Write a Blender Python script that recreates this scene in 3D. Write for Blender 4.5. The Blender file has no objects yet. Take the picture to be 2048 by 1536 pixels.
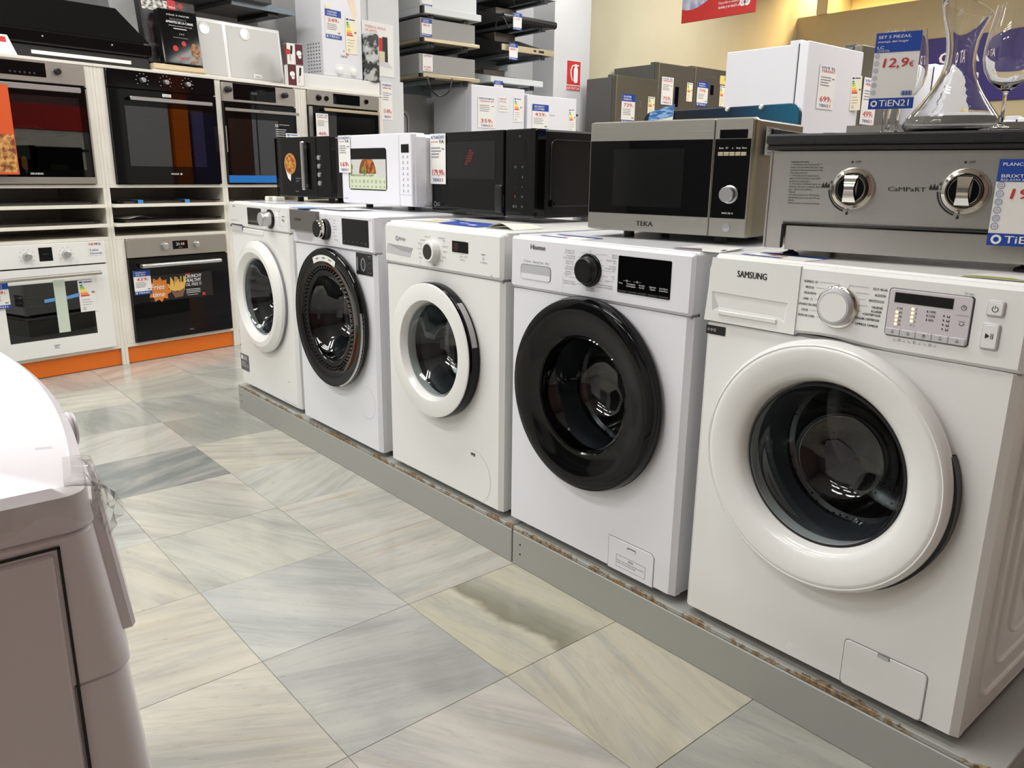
import bpy, math, random
from mathutils import Vector, Matrix
R = math.radians
random.seed(7)
C = bpy.context.scene.collection
SC = bpy.context.scene
# ------------------------------------------------------------------ camera
cam = bpy.data.cameras.new('camera'); cam_o = bpy.data.objects.new('camera', cam); C.objects.link(cam_o)
cam.sensor_fit = 'HORIZONTAL'; cam.sensor_width = 36.0; cam.lens = 36.0 * 1588.4 / 2048.0
cam.clip_start = 0.02; cam.clip_end = 60
rt, up, fw = Vector((.647, .7624, .0127)), Vector((-.2028, .156, .9667)), Vector((-.735, .6281, -.2555))
cam_o.matrix_world = Matrix(((rt.x, up.x, -fw.x, .9911), (rt.y, up.y, -fw.y, -1.3807), (rt.z, up.z, -fw.z, 1.0931), (0, 0, 0, 1)))
SC.camera = cam_o
# ------------------------------------------------------------------ exposure, world, lights
SC.view_settings.view_transform = 'Standard'; SC.view_settings.look = 'None'
SC.view_settings.exposure = 0.34; SC.view_settings.gamma = 1.0; SC.view_settings.use_curve_mapping = False
SC.cycles.use_denoising = True
SC.cycles.max_bounces = 10; SC.cycles.transparent_max_bounces = 16; SC.cycles.transmission_bounces = 10
SC.cycles.sample_clamp_indirect = 6.0
wd = bpy.data.worlds.new('world'); SC.world = wd; wd.use_nodes = True
wd.node_tree.nodes['Background'].inputs[0].default_value = (.8, .85, 1, 1)
wd.node_tree.nodes['Background'].inputs[1].default_value = .05
CEIL = 3.55
TUBE_W = 8.0
def tube_light(x, y, z, L, watts, col=(1, .995, .98), along='x'):
    l = bpy.data.lights.new('ceiling_tube', 'AREA'); l.shape = 'RECTANGLE'
    l.size = L; l.size_y = .045; l.energy = watts; l.color = col
    o = bpy.data.objects.new('ceiling_tube', l); C.objects.link(o); o.location = (x, y, z)
    if along == 'y': o.rotation_euler = (0, 0, R(90))
FIXTURES = [(x, y) for x in (-4.0, -2.3, -.6) for y in (-6.3, -4.4, -2.6, -.75, 1.6, 3.9, 6.2) if (x, y) != (-4.0, 1.6)] + [(1.1, 3.9), (1.1, 6.2)]
for fx, fy in FIXTURES:
    for k in (-.16, 0, .16): tube_light(fx, fy + k, CEIL - .075, 1.2, TUBE_W)
for fx in (-4.9, -3.6): # warm lamps in the recess above the rear wall
    l = bpy.data.lights.new('warm_recess_lamp', 'AREA'); l.size = .5; l.energy = 60; l.color = (1, .66, .3)
    o = bpy.data.objects.new('warm_recess_lamp', l); C.objects.link(o); o.location = (fx, 9.3, 3.95); o.rotation_euler = (R(-30), 0, 0)
l = bpy.data.lights.new('warm_spot', 'SPOT'); l.energy = 70; l.color = (1, .74, .40); l.spot_size = R(95); l.spot_blend = .9; l.shadow_soft_size = .08
o = bpy.data.objects.new('warm_spot', l); C.objects.link(o); o.location = (-4.3, 7.9, 3.5); o.rotation_euler = (0, R(38), R(170))
# ------------------------------------------------------------------ materials
def lin(c): return tuple(((v / 255) / 12.92 if v / 255 <= .04045 else ((v / 255 + .055) / 1.055) ** 2.4) for v in c[:3]) + (1,)
def nt_new(name):
    m = bpy.data.materials.new(name); m.use_nodes = True
    return m, m.node_tree, m.node_tree.nodes['Principled BSDF']
def M(name, col, rough=.4, metal=0., spec=.5, coat=0., trans=0., ior=1.5, emit=0., grain=.06, gscale=30):
    m, t, b = nt_new(name); b.inputs['Base Color'].default_value = lin(col)
    b.inputs['Metallic'].default_value = metal; b.inputs['IOR'].default_value = ior
    b.inputs['Specular IOR Level'].default_value = spec; b.inputs['Coat Weight'].default_value = coat; b.inputs['Coat Roughness'].default_value = .04
    b.inputs['Transmission Weight'].default_value = trans
    if emit: b.inputs['Emission Color'].default_value = lin(col); b.inputs['Emission Strength'].default_value = emit
    n = t.nodes.new('ShaderNodeTexNoise'); n.inputs['Scale'].default_value = gscale
    tc = t.nodes.new('ShaderNodeTexCoord'); t.links.new(tc.outputs['Object'], n.inputs['Vector'])
    mr = t.nodes.new('ShaderNodeMapRange'); mr.inputs['To Min'].default_value = max(.0, rough * (1 - grain * 2)); mr.inputs['To Max'].default_value = rough * (1 + grain * 2)
    t.links.new(n.outputs['Fac'], mr.inputs['Value']); t.links.new(mr.outputs['Result'], b.inputs['Roughness'])
    return m
def steel(name, col, rough=.3, scale=(2, 2, 160)):
    m, t, b = nt_new(name); b.inputs['Base Color'].default_value = lin(col); b.inputs['Metallic'].default_value = .72
    tc = t.nodes.new('ShaderNodeTexCoord'); mp = t.nodes.new('ShaderNodeMapping'); mp.inputs['Scale'].default_value = scale
    n = t.nodes.new('ShaderNodeTexNoise'); n.inputs['Scale'].default_value = 4
    t.links.new(tc.outputs['Object'], mp.inputs['Vector']); t.links.new(mp.outputs['Vector'], n.inputs['Vector'])
    mr = t.nodes.new('ShaderNodeMapRange'); mr.inputs['To Min'].default_value = rough * .75; mr.inputs['To Max'].default_value = rough * 1.3
    t.links.new(n.outputs['Fac'], mr.inputs['Value']); t.links.new(mr.outputs['Result'], b.inputs['Roughness'])
    bp = t.nodes.new('ShaderNodeBump'); bp.inputs['Strength'].default_value = .04; bp.inputs['Distance'].default_value = .002
    t.links.new(n.outputs['Fac'], bp.inputs['Height']); t.links.new(bp.outputs['Normal'], b.inputs['Normal'])
    return m
def thin_glass(name, tint, rough=.015, refl=1.0):
    m = bpy.data.materials.new(name); m.use_nodes = True; t = m.node_tree; t.nodes.clear()
    o = t.nodes.new('ShaderNodeOutputMaterial'); mx = t.nodes.new('ShaderNodeMixShader')
    tr = t.nodes.new('ShaderNodeBsdfTransparent'); tr.inputs[0].default_value = lin(tint)
    gl = t.nodes.new('ShaderNodeBsdfGlossy'); gl.inputs['Roughness'].default_value = rough
    fr = t.nodes.new('ShaderNodeFresnel'); ge = t.nodes.new('ShaderNodeNewGeometry'); io = t.nodes.new('ShaderNodeMapRange')
    io.inputs['To Min'].default_value = 1.5; io.inputs['To Max'].default_value = 1/1.5   # same reflection from either side of the sheet
    t.links.new(ge.outputs['Backfacing'], io.inputs['Value']); t.links.new(io.outputs['Result'], fr.inputs['IOR'])
    mu = t.nodes.new('ShaderNodeMath'); mu.operation = 'MULTIPLY'; mu.inputs[1].default_value = refl; mu.use_clamp = True
    t.links.new(fr.outputs[0], mu.inputs[0]); t.links.new(mu.outputs[0], mx.inputs[0])
    t.links.new(tr.outputs[0], mx.inputs[1]); t.links.new(gl.outputs[0], mx.inputs[2]); t.links.new(mx.outputs[0], o.inputs[0])
    return m
def ramp(t, stops):
    r = t.nodes.new('ShaderNodeValToRGB')
    while len(r.color_ramp.elements) < len(stops): r.color_ramp.elements.new(.5)
    for e, (p, c) in zip(r.color_ramp.elements, stops): e.position = p; e.color = lin(c)
    return r
def two_tone(name, a, b_, scale, lo, hi, rough=.5, detail=6, stretch=(1, 1, 1), bump=0.):
    m, t, b = nt_new(name); b.inputs['Roughness'].default_value = rough
    tc = t.nodes.new('ShaderNodeTexCoord'); mp = t.nodes.new('ShaderNodeMapping'); mp.inputs['Scale'].default_value = stretch
    n = t.nodes.new('ShaderNodeTexNoise'); n.inputs['Scale'].default_value = scale; n.inputs['Detail'].default_value = detail
    r = ramp(t, [(lo, a), (hi, b_)])
    t.links.new(tc.outputs['Object'], mp.inputs['Vector']); t.links.new(mp.outputs['Vector'], n.inputs['Vector'])
    t.links.new(n.outputs['Fac'], r.inputs['Fac']); t.links.new(r.outputs['Color'], b.inputs['Base Color'])
    if bump:
        bp = t.nodes.new('ShaderNodeBump'); bp.inputs['Strength'].default_value = bump; bp.inputs['Distance'].default_value = .003
        t.links.new(n.outputs['Fac'], bp.inputs['Height']); t.links.new(bp.outputs['Normal'], b.inputs['Normal'])
    return m
m_enamel = M('white enamel', (233, 233, 230), .26, gscale=12)
m_enamel_cool = M('cool white enamel', (230, 231, 236), .24, gscale=12)
m_plastic = M('white plastic', (234, 234, 231), .2, coat=.3)
m_plastic_cool = M('cool white plastic', (231, 231, 237), .22, coat=.2)
m_lilac = M('lilac white plastic', (226, 222, 226), .3)
m_grey_pl = M('grey plastic', (168, 168, 170), .35)
m_lightgrey = M('light grey plastic', (196, 195, 198), .3)
m_gap = M('dark gap', (34, 34, 36), .7)
m_seam = M('seam grey', (132, 132, 134), .6)
m_black = M('black plastic', (20, 20, 21), .35)
m_black_gloss = M('glossy black plastic', (8, 8, 9), .07, spec=.26)
m_black_glass = M('black glass', (6, 6, 7), .03, spec=.28)
m_black_soft = M('soft black', (30, 29, 30), .55)
m_rubber = M('grey rubber gasket', (74, 77, 82), .42)
m_rubber_blk = M('black rubber', (22, 22, 22), .7)
m_chrome = M('chrome', (225, 222, 215), .07, metal=1.)
m_silver = M('satin silver', (196, 196, 196), .28, metal=.85, grain=.02)
m_steel = steel('brushed steel', (176, 172, 164), .3)
m_steel_warm = steel('warm brushed steel', (172, 168, 160), .32)
m_steel_grill = steel('polished grill steel', (202, 200, 194), .22, (160, 2, 2))
m_steel_dark = steel('dark steel', (112, 108, 102), .32)
m_gold = steel('champagne trim', (216, 202, 170), .3)
m_glass_door = thin_glass('washer door glass', (206, 212, 214), .01, 1.7)
m_glass_dark = thin_glass('dark washer door glass', (168, 174, 178), .01, 1.7)
m_pane = thin_glass('smoked oven glass', (96, 102, 102), .01, 2.6)
m_pane_dk = thin_glass('dark oven glass', (58, 60, 62), .01, 2.8)
m_clear = M('clear glass', (252, 253, 253), .0, trans=1., ior=1.46, grain=0)
m_paper = M('white paper', (232, 230, 226), .6)
m_blue = M('sign blue', (20, 66, 158), .45)
m_blue_txt = M('print blue', (28, 72, 160), .6)
m_red = M('print red', (196, 44, 40), .55)
m_ink = M('black ink', (26, 26, 28), .6)
m_ink_grey = M('grey ink', (120, 122, 128), .6)
m_white_ink = M('white ink', (236, 236, 236), .5)
m_cavity = M('oven cavity', (40, 42, 44), .45)
m_orange = M('orange laminate', (226, 112, 24), .35)
m_board = two_tone('white melamine', (226, 222, 210), (236, 232, 222), 6, .3, .7, .38)
m_chip = two_tone('bare chipboard', (150, 118, 78), (110, 84, 56), 60, .35, .65, .9, bump=.5)
m_lamp = M('lamp diffuser', (250, 248, 240), .5)
def drum_mat():
    m, t, b = nt_new('perforated drum steel'); b.inputs['Metallic'].default_value = .85; b.inputs['Roughness'].default_value = .25
    tc = t.nodes.new('ShaderNodeTexCoord'); v = t.nodes.new('ShaderNodeTexVoronoi'); v.inputs['Scale'].default_value = 75; v.inputs['Randomness'].default_value = .15
    t.links.new(tc.outputs['Object'], v.inputs['Vector'])
    r = ramp(t, [(.16, (14, 14, 15)), (.24, (150, 150, 150))]); t.links.new(v.outputs['Distance'], r.inputs['Fac']); t.links.new(r.outputs['Color'], b.inputs['Base Color'])
    return m
m_drum = drum_mat()
def marble(stain=False):
    m, t, b = nt_new('polished marble'); N, L = t.nodes.new, t.links.new
    oi = N('ShaderNodeObjectInfo'); tc = N('ShaderNodeTexCoord')
    ang = N('ShaderNodeMath'); ang.operation = 'MULTIPLY'; ang.inputs[1].default_value = -math.pi/180; L(oi.outputs['Object Index'], ang.inputs[0])   # the pass index holds the vein direction in degrees
    rot = N('ShaderNodeVectorRotate'); rot.rotation_type = 'Z_AXIS'; L(tc.outputs['Object'], rot.inputs['Vector']); L(ang.outputs[0], rot.inputs['Angle'])
    off = N('ShaderNodeMath'); off.operation = 'MULTIPLY'; off.inputs[1].default_value = 60; L(oi.outputs['Random'], off.inputs[0])
    add = N('ShaderNodeVectorMath'); add.operation = 'ADD'; L(rot.outputs[0], add.inputs[0]); L(off.outputs[0], add.inputs[1])
    def noise(sc, scale, detail, dist):
        mp = N('ShaderNodeMapping'); mp.inputs['Scale'].default_value = sc; L(add.outputs[0], mp.inputs['Vector'])
        n = N('ShaderNodeTexNoise'); n.inputs['Scale'].default_value = scale; n.inputs['Detail'].default_value = detail; n.inputs['Distortion'].default_value = dist; n.inputs['Roughness'].default_value = .6
        L(mp.outputs[0], n.inputs['Vector']); return n
    n1 = noise((.9, 9, 1), 1.6, 9, .35); n2 = noise((1, 3, 1), 2.0, 5, .7); n3 = noise((1.6, 26, 1), 1.4, 5, .25); n4 = noise((9, 60, 1), 3, 3, 0); n5 = noise((.6, 5, 1), 2.4, 6, .5)
    def mixc(f, a, bcol, mode='MIX'):
        x = N('ShaderNodeMix'); x.data_type = 'RGBA'; x.blend_type = mode
        if isinstance(f, float): x.inputs['Factor'].default_value = f
        else: L(f, x.inputs['Factor'])
        for s, v in ((x.inputs['A'], a), (x.inputs['B'], bcol)):
            if isinstance(v, tuple): s.default_value = lin(v)
            else: L(v, s)
        return x.outputs['Result']
    def curve(n, lo, hi, a=0., bb=1.):
        r = N('ShaderNodeMapRange'); r.inputs['From Min'].default_value = lo; r.inputs['From Max'].default_value = hi; r.inputs['To Min'].default_value = a; r.inputs['To Max'].default_value = bb; L(n.outputs['Fac'], r.inputs['Value']); return r.outputs['Result']
    base = oi.outputs['Color']
    def ridge(n, w, amt):   # thin lines where the noise crosses its middle
        d = N('ShaderNodeMath'); d.operation = 'SUBTRACT'; d.inputs[1].default_value = .5; L(n.outputs['Fac'], d.inputs[0])
        e = N('ShaderNodeMath'); e.operation = 'ABSOLUTE'; L(d.outputs[0], e.inputs[0])
        r = N('ShaderNodeMapRange'); r.inputs['From Min'].default_value = 0; r.inputs['From Max'].default_value = w; r.inputs['To Min'].default_value = amt; r.inputs['To Max'].default_value = 0; L(e.outputs[0], r.inputs['Value']); return r.outputs['Result']
    c = mixc(curve(n1, .43, .66, 0., .62), base, (160, 163, 164))
    c = mixc(curve(n2, .45, .75, 0., .55), c, (224, 222, 214))
    c = mixc(ridge(n5, .03, .18), c, (146, 150, 150))
    vs = N('ShaderNodeMath'); vs.operation = 'MULTIPLY'; L(oi.outputs['Alpha'], vs.inputs[0]); L(curve(n3, .585, .72, 0., .8), vs.inputs[1])
    c = mixc(vs.outputs[0], c, (198, 172, 128))
    c = mixc(curve(n4, .66, .74, 0., .45), c, (126, 124, 118))
    if stain:   # one tile carries a dark olive vein with a sharp lower edge
        sp = N('ShaderNodeSeparateXYZ'); L(tc.outputs['Object'], sp.inputs[0])
        ns = N('ShaderNodeTexNoise'); ns.inputs['Scale'].default_value = 7; ns.inputs['Detail'].default_value = 8; L(tc.outputs['Object'], ns.inputs['Vector'])
        q1 = N('ShaderNodeMath'); q1.operation = 'MULTIPLY_ADD'; q1.inputs[1].default_value = -.15; q1.inputs[2].default_value = .045; L(sp.outputs['X'], q1.inputs[0])
        q2 = N('ShaderNodeMath'); q2.operation = 'ADD'; L(q1.outputs[0], q2.inputs[0]); L(sp.outputs['Y'], q2.inputs[1])
        q3 = N('ShaderNodeMath'); q3.operation = 'MULTIPLY_ADD'; q3.inputs[1].default_value = .11; L(ns.outputs['Fac'], q3.inputs[0]); L(q2.outputs[0], q3.inputs[2])
        r1 = ramp(t, [(.0, (0, 0, 0)), (.35, (0, 0, 0))]); cr = r1.color_ramp; cr.elements[0].position = .0; cr.elements[1].position = .04; cr.elements.new(.065); cr.elements.new(.11); cr.elements.new(.17)
        for e, v in zip(cr.elements, (0, 0, .8, .45, 0)): e.color = (v, v, v, 1)
        L(q3.outputs[0], r1.inputs['Fac']); c = mixc(r1.outputs['Color'], c, (116, 114, 94))
    dk = N('ShaderNodeMix'); dk.data_type = 'RGBA'; dk.blend_type = 'MULTIPLY'; dk.inputs['Factor'].default_value = 1; L(c, dk.inputs['A']); dk.inputs['B'].default_value = (.80, .79, .75, 1); c = dk.outputs['Result']
    L(c, b.inputs['Base Color']); b.inputs['Roughness'].default_value = .16; b.inputs['Specular IOR Level'].default_value = .42
    return m
m_marble = marble(); m_marble_stain = marble(True)
m_grout = M('grout', (172, 167, 152), .7)
def plinth_paint():
    m, t, b = nt_new('chipped grey paint'); N, L = t.nodes.new, t.links.new
    tc = N('ShaderNodeTexCoord'); sp = N('ShaderNodeSeparateXYZ'); L(tc.outputs['Object'], sp.inputs[0])
    n = N('ShaderNodeTexNoise'); n.inputs['Scale'].default_value = 9; n.inputs['Detail'].default_value = 8; n.inputs['Roughness'].default_value = .75; L(tc.outputs['Object'], n.inputs['Vector'])
    ab = N('ShaderNodeMath'); ab.operation = 'MULTIPLY_ADD'; ab.inputs[1].default_value = -11; ab.inputs[2].default_value = .0; L(sp.outputs['Y'], ab.inputs[0])   # 0 at the front edge, falls away behind it
    sm = N('ShaderNodeMath'); sm.operation = 'ADD'; L(ab.outputs[0], sm.inputs[0]); L(n.outputs['Fac'], sm.inputs[1])
    r = N('ShaderNodeMapRange'); r.inputs['From Min'].default_value = .468; r.inputs['From Max'].default_value = .486; L(sm.outputs[0], r.inputs['Value'])
    n2 = N('ShaderNodeTexNoise'); n2.inputs['Scale'].default_value = 90; n2.inputs['Detail'].default_value = 5; L(tc.outputs['Object'], n2.inputs['Vector'])
    rr = ramp(t, [(.35, (88, 72, 54)), (.65, (158, 134, 98))]); L(n2.outputs['Fac'], rr.inputs['Fac'])
    x = N('ShaderNodeMix'); x.data_type = 'RGBA'; x.inputs['A'].default_value = lin((162, 162, 157)); L(rr.outputs[0], x.inputs['B']); L(r.outputs[0], x.inputs['Factor'])
    L(x.outputs['Result'], b.inputs['Base Color']); b.inputs['Roughness'].default_value = .5
    return m
m_plinth_top = plinth_paint()
m_plinth = M('grey plinth paint', (160, 160, 154), .42)
# ------------------------------------------------------------------ geometry helpers
# every maker works in a front frame: x to the right, y into the thing, z up; the front faces -y
class G:
    def __init__(s): s.v = []; s.f = []
    def add(s, vs, fs):
        k = len(s.v); s.v += [tuple(v) for v in vs]; s.f += [tuple(i + k for i in f) for f in fs]; return s
    def box(s, x0, x1, y0, y1, z0, z1, b=0.):
        if b <= 0:
            return s.add([(x0,y0,z0),(x1,y0,z0),(x1,y1,z0),(x0,y1,z0),(x0,y0,z1),(x1,y0,z1),(x1,y1,z1),(x0,y1,z1)],
                         [(0,3,2,1),(4,5,6,7),(0,1,5,4),(1,2,6,5),(2,3,7,6),(3,0,4,7)])
        b = min(b, (x1-x0)*.49, (y1-y0)*.49, (z1-z0)*.49)
        vs = []; ids = {}
        for ix in (0, 1):
            for iy in (0, 1):
                for iz in (0, 1):
                    X = (x0, x1)[ix]; Yv = (y0, y1)[iy]; Z = (z0, z1)[iz]; sx = (1, -1)[ix]*b; sy = (1, -1)[iy]*b; sz = (1, -1)[iz]*b
                    for a, p in (('x', (X, Yv+sy, Z+sz)), ('y', (X+sx, Yv, Z+sz)), ('z', (X+sx, Yv+sy, Z))):
                        ids[ix, iy, iz, a] = len(vs); vs.append(p)
        I = lambda *k: ids[k]; fs = []
        for i in (0, 1):
            q = [I(i,0,0,'x'), I(i,1,0,'x'), I(i,1,1,'x'), I(i,0,1,'x')]; fs.append(q if i else q[::-1])
            q = [I(0,i,0,'y'), I(0,i,1,'y'), I(1,i,1,'y'), I(1,i,0,'y')]; fs.append(q if i else q[::-1])
            q = [I(0,0,i,'z'), I(1,0,i,'z'), I(1,1,i,'z'), I(0,1,i,'z')]; fs.append(q if i else q[::-1])
        for i in (0, 1):
            for j in (0, 1):
                q = [I(i,j,0,'x'), I(i,j,1,'x'), I(i,j,1,'y'), I(i,j,0,'y')]; fs.append(q if (i == j) else q[::-1])
                q = [I(i,0,j,'x'), I(i,0,j,'z'), I(i,1,j,'z'), I(i,1,j,'x')]; fs.append(q if (i == j) else q[::-1])
                q = [I(0,i,j,'y'), I(1,i,j,'y'), I(1,i,j,'z'), I(0,i,j,'z')]; fs.append(q if (i == j) else q[::-1])
        for i in (0, 1):
            for j in (0, 1):
                for k in (0, 1):
                    q = [I(i,j,k,'x'), I(i,j,k,'y'), I(i,j,k,'z')]; fs.append(q if (i+j+k) % 2 else q[::-1])
        return s.add(vs, fs)
    def quad(s, x0, x1, z0, z1, y): return s.add([(x0,y,z0),(x1,y,z0),(x1,y,z1),(x0,y,z1)], [(0,1,2,3)])
    def poly(s, pts, y): return s.add([(x, y, z) for x, z in pts], [tuple(range(len(pts)))])
    def prism(s, pts, y0, y1, b=0.):   # pts (x,z) anticlockwise seen from the front; front face at y0
        n = len(pts)
        if b > 0:
            ins = []
            for i in range(n):
                p, a, c = Vector(pts[i]), Vector(pts[i-1]), Vector(pts[(i+1) % n])
                d1 = (p-a); d2 = (c-p); d1 = d1.normalized() if d1.length > 1e-9 else d2.normalized(); d2 = d2.normalized() if d2.length > 1e-9 else d1
                n1 = Vector((-d1.y, d1.x)); n2 = Vector((-d2.y, d2.x)); nn = n1+n2; q = nn.dot(nn)
                ins.append(p + nn*(2*b/q if q > .3 else b))
            loops = [(ins, y0), (pts, y0+b), (pts, y1)]
        else: loops = [(pts, y0), (pts, y1)]
        vs = [(p[0], y, p[1]) for l, y in loops for p in l]; fs = [tuple(range(n))]
        for k in range(len(loops)-1):
            for i in range(n): j = (i+1) % n; fs.append((k*n+j, k*n+i, (k+1)*n+i, (k+1)*n+j))
        m = (len(loops)-1)*n; fs.append(tuple(range(m+n-1, m-1, -1)))
        return s.add(vs, fs)
    def lathe(s, cx, cz, prof, seg=64, axis='y', flip=False):   # prof = (radius, along-axis position)
        n = len(prof); vs = []; fs = []
        for i in range(seg):
            a = 2*math.pi*i/seg; ca, sa = math.cos(a), math.sin(a)
            for r, h in prof:
                vs.append((cx+r*ca, h, cz+r*sa) if axis == 'y' else (cx+r*ca, cz+r*sa, h))
        for i in range(seg):
            j = (i+1) % seg
            for k in range(n-1):
                q = (i*n+k, i*n+k+1, j*n+k+1, j*n+k); fs.append(q if not flip else q[::-1])
        return s.add(vs, fs)
    def cyl(s, cx, cz, r, y0, y1, seg=24, b=0.):
        pr = [(0, y0), (r-b, y0), (r, y0+b), (r, y1), (0, y1)] if b else [(0, y0), (r, y0), (r, y1), (0, y1)]
        return s.lathe(cx, cz, pr, seg)
    def tube(s, pts, r, seg=8, closed=False, cap=True):
        P = [Vector(p) for p in pts]; n = len(P); vs = []; fs = []; up = None
        for i in range(n):
            t = (P[(i+1) % n]-P[i-1]) if closed else (P[min(i+1, n-1)]-P[max(i-1, 0)])
            t.normalize()
            if up is None: up = Vector((0, 0, 1)) if abs(t.z) < .9 else Vector((1, 0, 0))
            u = (up - t*up.dot(t)); u = u.normalized() if u.length > 1e-6 else t.orthogonal().normalized(); up = u; w = t.cross(u)
            for k in range(seg):
                a = 2*math.pi*k/seg; vs.append(P[i] + u*(r*math.cos(a)) + w*(r*math.sin(a)))
        for i in range(n if closed else n-1):
            j = (i+1) % n
            for k in range(seg): l = (k+1) % seg; fs.append((i*seg+k, i*seg+l, j*seg+l, j*seg+k))
        if cap and not closed: fs.append(tuple(range(seg-1, -1, -1))); fs.append(tuple((n-1)*seg+k for k in range(seg)))
        return s.add(vs, fs)
    def plate_hole(s, x0, x1, z0, z1, cx, cz, r, y0, y1, b=.008, seg=96):   # rectangular plate with a round hole and softened outer edge
        out = []; inn = []
        angs = sorted([2*math.pi*i/seg for i in range(seg)] + [math.atan2(zz-cz, xx-cx) % (2*math.pi) for xx in (x0, x1) for zz in (z0, z1)])
        for a in angs:
            ca, sa = math.cos(a), math.sin(a); t = 1e9
            if ca > 1e-9: t = min(t, (x1-cx)/ca)
            if ca < -1e-9: t = min(t, (x0-cx)/ca)
            if sa > 1e-9: t = min(t, (z1-cz)/sa)
            if sa < -1e-9: t = min(t, (z0-cz)/sa)
            out.append((cx+t*ca, cz+t*sa)); inn.append((cx+r*ca, cz+r*sa))
        n = len(angs)
        sh = [(min(max(x, x0+b), x1-b), min(max(z, z0+b*.4), z1-.0015)) for x, z in out]
        loops = [(inn, y1), (inn, y0), (sh, y0), (out, y0+b), (out, y1)]
        vs = [(p[0], (y0+.002 if k == 3 and p[1] > z1-1e-6 and x0+b < p[0] < x1-b else y), p[1]) for k, (l, y) in enumerate(loops) for p in l]; fs = []
        for k in range(4):
            for i in range(n): j = (i+1) % n; fs.append((k*n+i, (k+1)*n+i, (k+1)*n+j, k*n+j))
        return s.add(vs, fs)
    def ring(s, cx, cz, ro, ri, y, a0=0., a1=2*math.pi, seg=24):
        vs = []; fs = []
        for i in range(seg+1):
            a = a0+(a1-a0)*i/seg
            for r in (ro, ri): vs.append((cx+r*math.cos(a), y, cz+r*math.sin(a)))
        for i in range(seg): fs.append((2*i, 2*i+2, 2*i+3, 2*i+1))
        return s.add(vs, fs)
    def disc(s, cx, cz, r, y, seg=24): return s.poly([(cx+r*math.cos(2*math.pi*i/seg), cz+r*math.sin(2*math.pi*i/seg)) for i in range(seg)], y)
    def xf(s, fn): s.v = [tuple(fn(*v)) for v in s.v]; return s
    def build(s, name, m, parent=None, loc=None, sharp=38):
        me = bpy.data.meshes.new(name); me.from_pydata(s.v, [], s.f); me.update()
        me.materials.append(m)
        stuff = any(k in name for k in ('lettering', 'print', 'programme_lines', 'sticker_red', 'sticker_blue', 'side_vent', 'keypad'))
        me.polygons.foreach_set('use_smooth', [True]*len(me.polygons)); me.set_sharp_from_angle(angle=R(sharp))
        o = bpy.data.objects.new(name, me); C.objects.link(o)
        if parent: o.parent = parent
        if loc: o.location = loc
        if stuff: o['kind'] = 'stuff'
        return o
def rrect(x0, x1, z0, z1, r, n=5):
    pts = []
    for cx, cz, a in ((x1-r, z0+r, -90), (x1-r, z1-r, 0), (x0+r, z1-r, 90), (x0+r, z0+r, 180)):
        for i in range(n+1): t = R(a+90*i/n); pts.append((cx+r*math.cos(t), cz+r*math.sin(t)))
    return pts
_tc = {}
def _glyphs(txt, bold, shear):
    k = (txt, bold, shear)
    if k not in _tc:
        c = bpy.data.curves.new('t', 'FONT'); c.body = txt; c.resolution_u = 2;  c.shear = shear; c.size = 1.0
        o = bpy.data.objects.new('t', c); me = bpy.data.meshes.new_from_object(o)
        vs = [(v.co.x, v.co.y) for v in me.vertices]; fs = [tuple(p.vertices) for p in me.polygons]
        bpy.data.objects.remove(o); bpy.data.curves.remove(c); bpy.data.meshes.remove(me); _tc[k] = (vs, fs)
    return _tc[k]
def text(g, txt, x, z, h, y, al='L', bold=.0, shear=0., w=None, rot=0.):   # h = capital height; w squeezes the line to a width
    vs, fs = _glyphs(txt, 0, shear)
    if not vs: return g
    s = h/.69; x0 = min(v[0] for v in vs); x1 = max(v[0] for v in vs); sx = s if w is None else w/max(x1-x0, 1e-6)
    W_ = (x1-x0)*sx; ox = {'L': 0, 'C': -W_/2, 'R': -W_}[al]; cr, sr = math.cos(rot), math.sin(rot); out = []
    for d in ((-bold*s*.55, bold*s*.55) if bold else (0,)):   # bold: the strokes laid down twice, a hair apart
        out = []
        for a, b in vs:
            px = (a-x0)*sx+ox+d; pz = b*s; out.append((x+px*cr-pz*sr, y-(.00002 if d > 0 else 0), z+px*sr+pz*cr))
        g.add(out, fs)
    return g
def lines(g, x0, x1, z, n, dz, y, t=.0008, ragged=.25):   # rows of small print too small to read
    for i in range(n):
        w = (x1-x0)*(1-ragged*random.random()); g.quad(x0, x0+w, z-i*dz-t/2, z-i*dz+t/2, y)
    return g
def tag(o, label, cat, group=None, kind=None):
    o['label'] = label; o['category'] = cat
    if group: o['group'] = group
    if kind: o['kind'] = kind
    return o
def empty(name, loc, rz=0., label=None, cat=None, group=None):
    o = bpy.data.objects.new(name, None); C.objects.link(o); o.location = loc; o.rotation_euler = (0, 0, rz); o.empty_display_size = .1
    if label: tag(o, label, cat, group)
    return o
class F:   # a frame standing in the room: local x right, y in, z up
    def __init__(s, loc, rz): s.l = Vector(loc); s.r = rz
    def w(s, x, y, z): return s.l + Vector((x*math.cos(s.r)-y*math.sin(s.r), x*math.sin(s.r)+y*math.cos(s.r), z))
def struct(g, name, m, parent=None):
    o = g.build(name, m, parent)
    if not parent: o['kind'] = 'structure'
    return o
OV = F((-3.9801, .5261, 0), math.atan2(.9833, -.1822))     # oven wall, fronts at local y = 0
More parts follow.
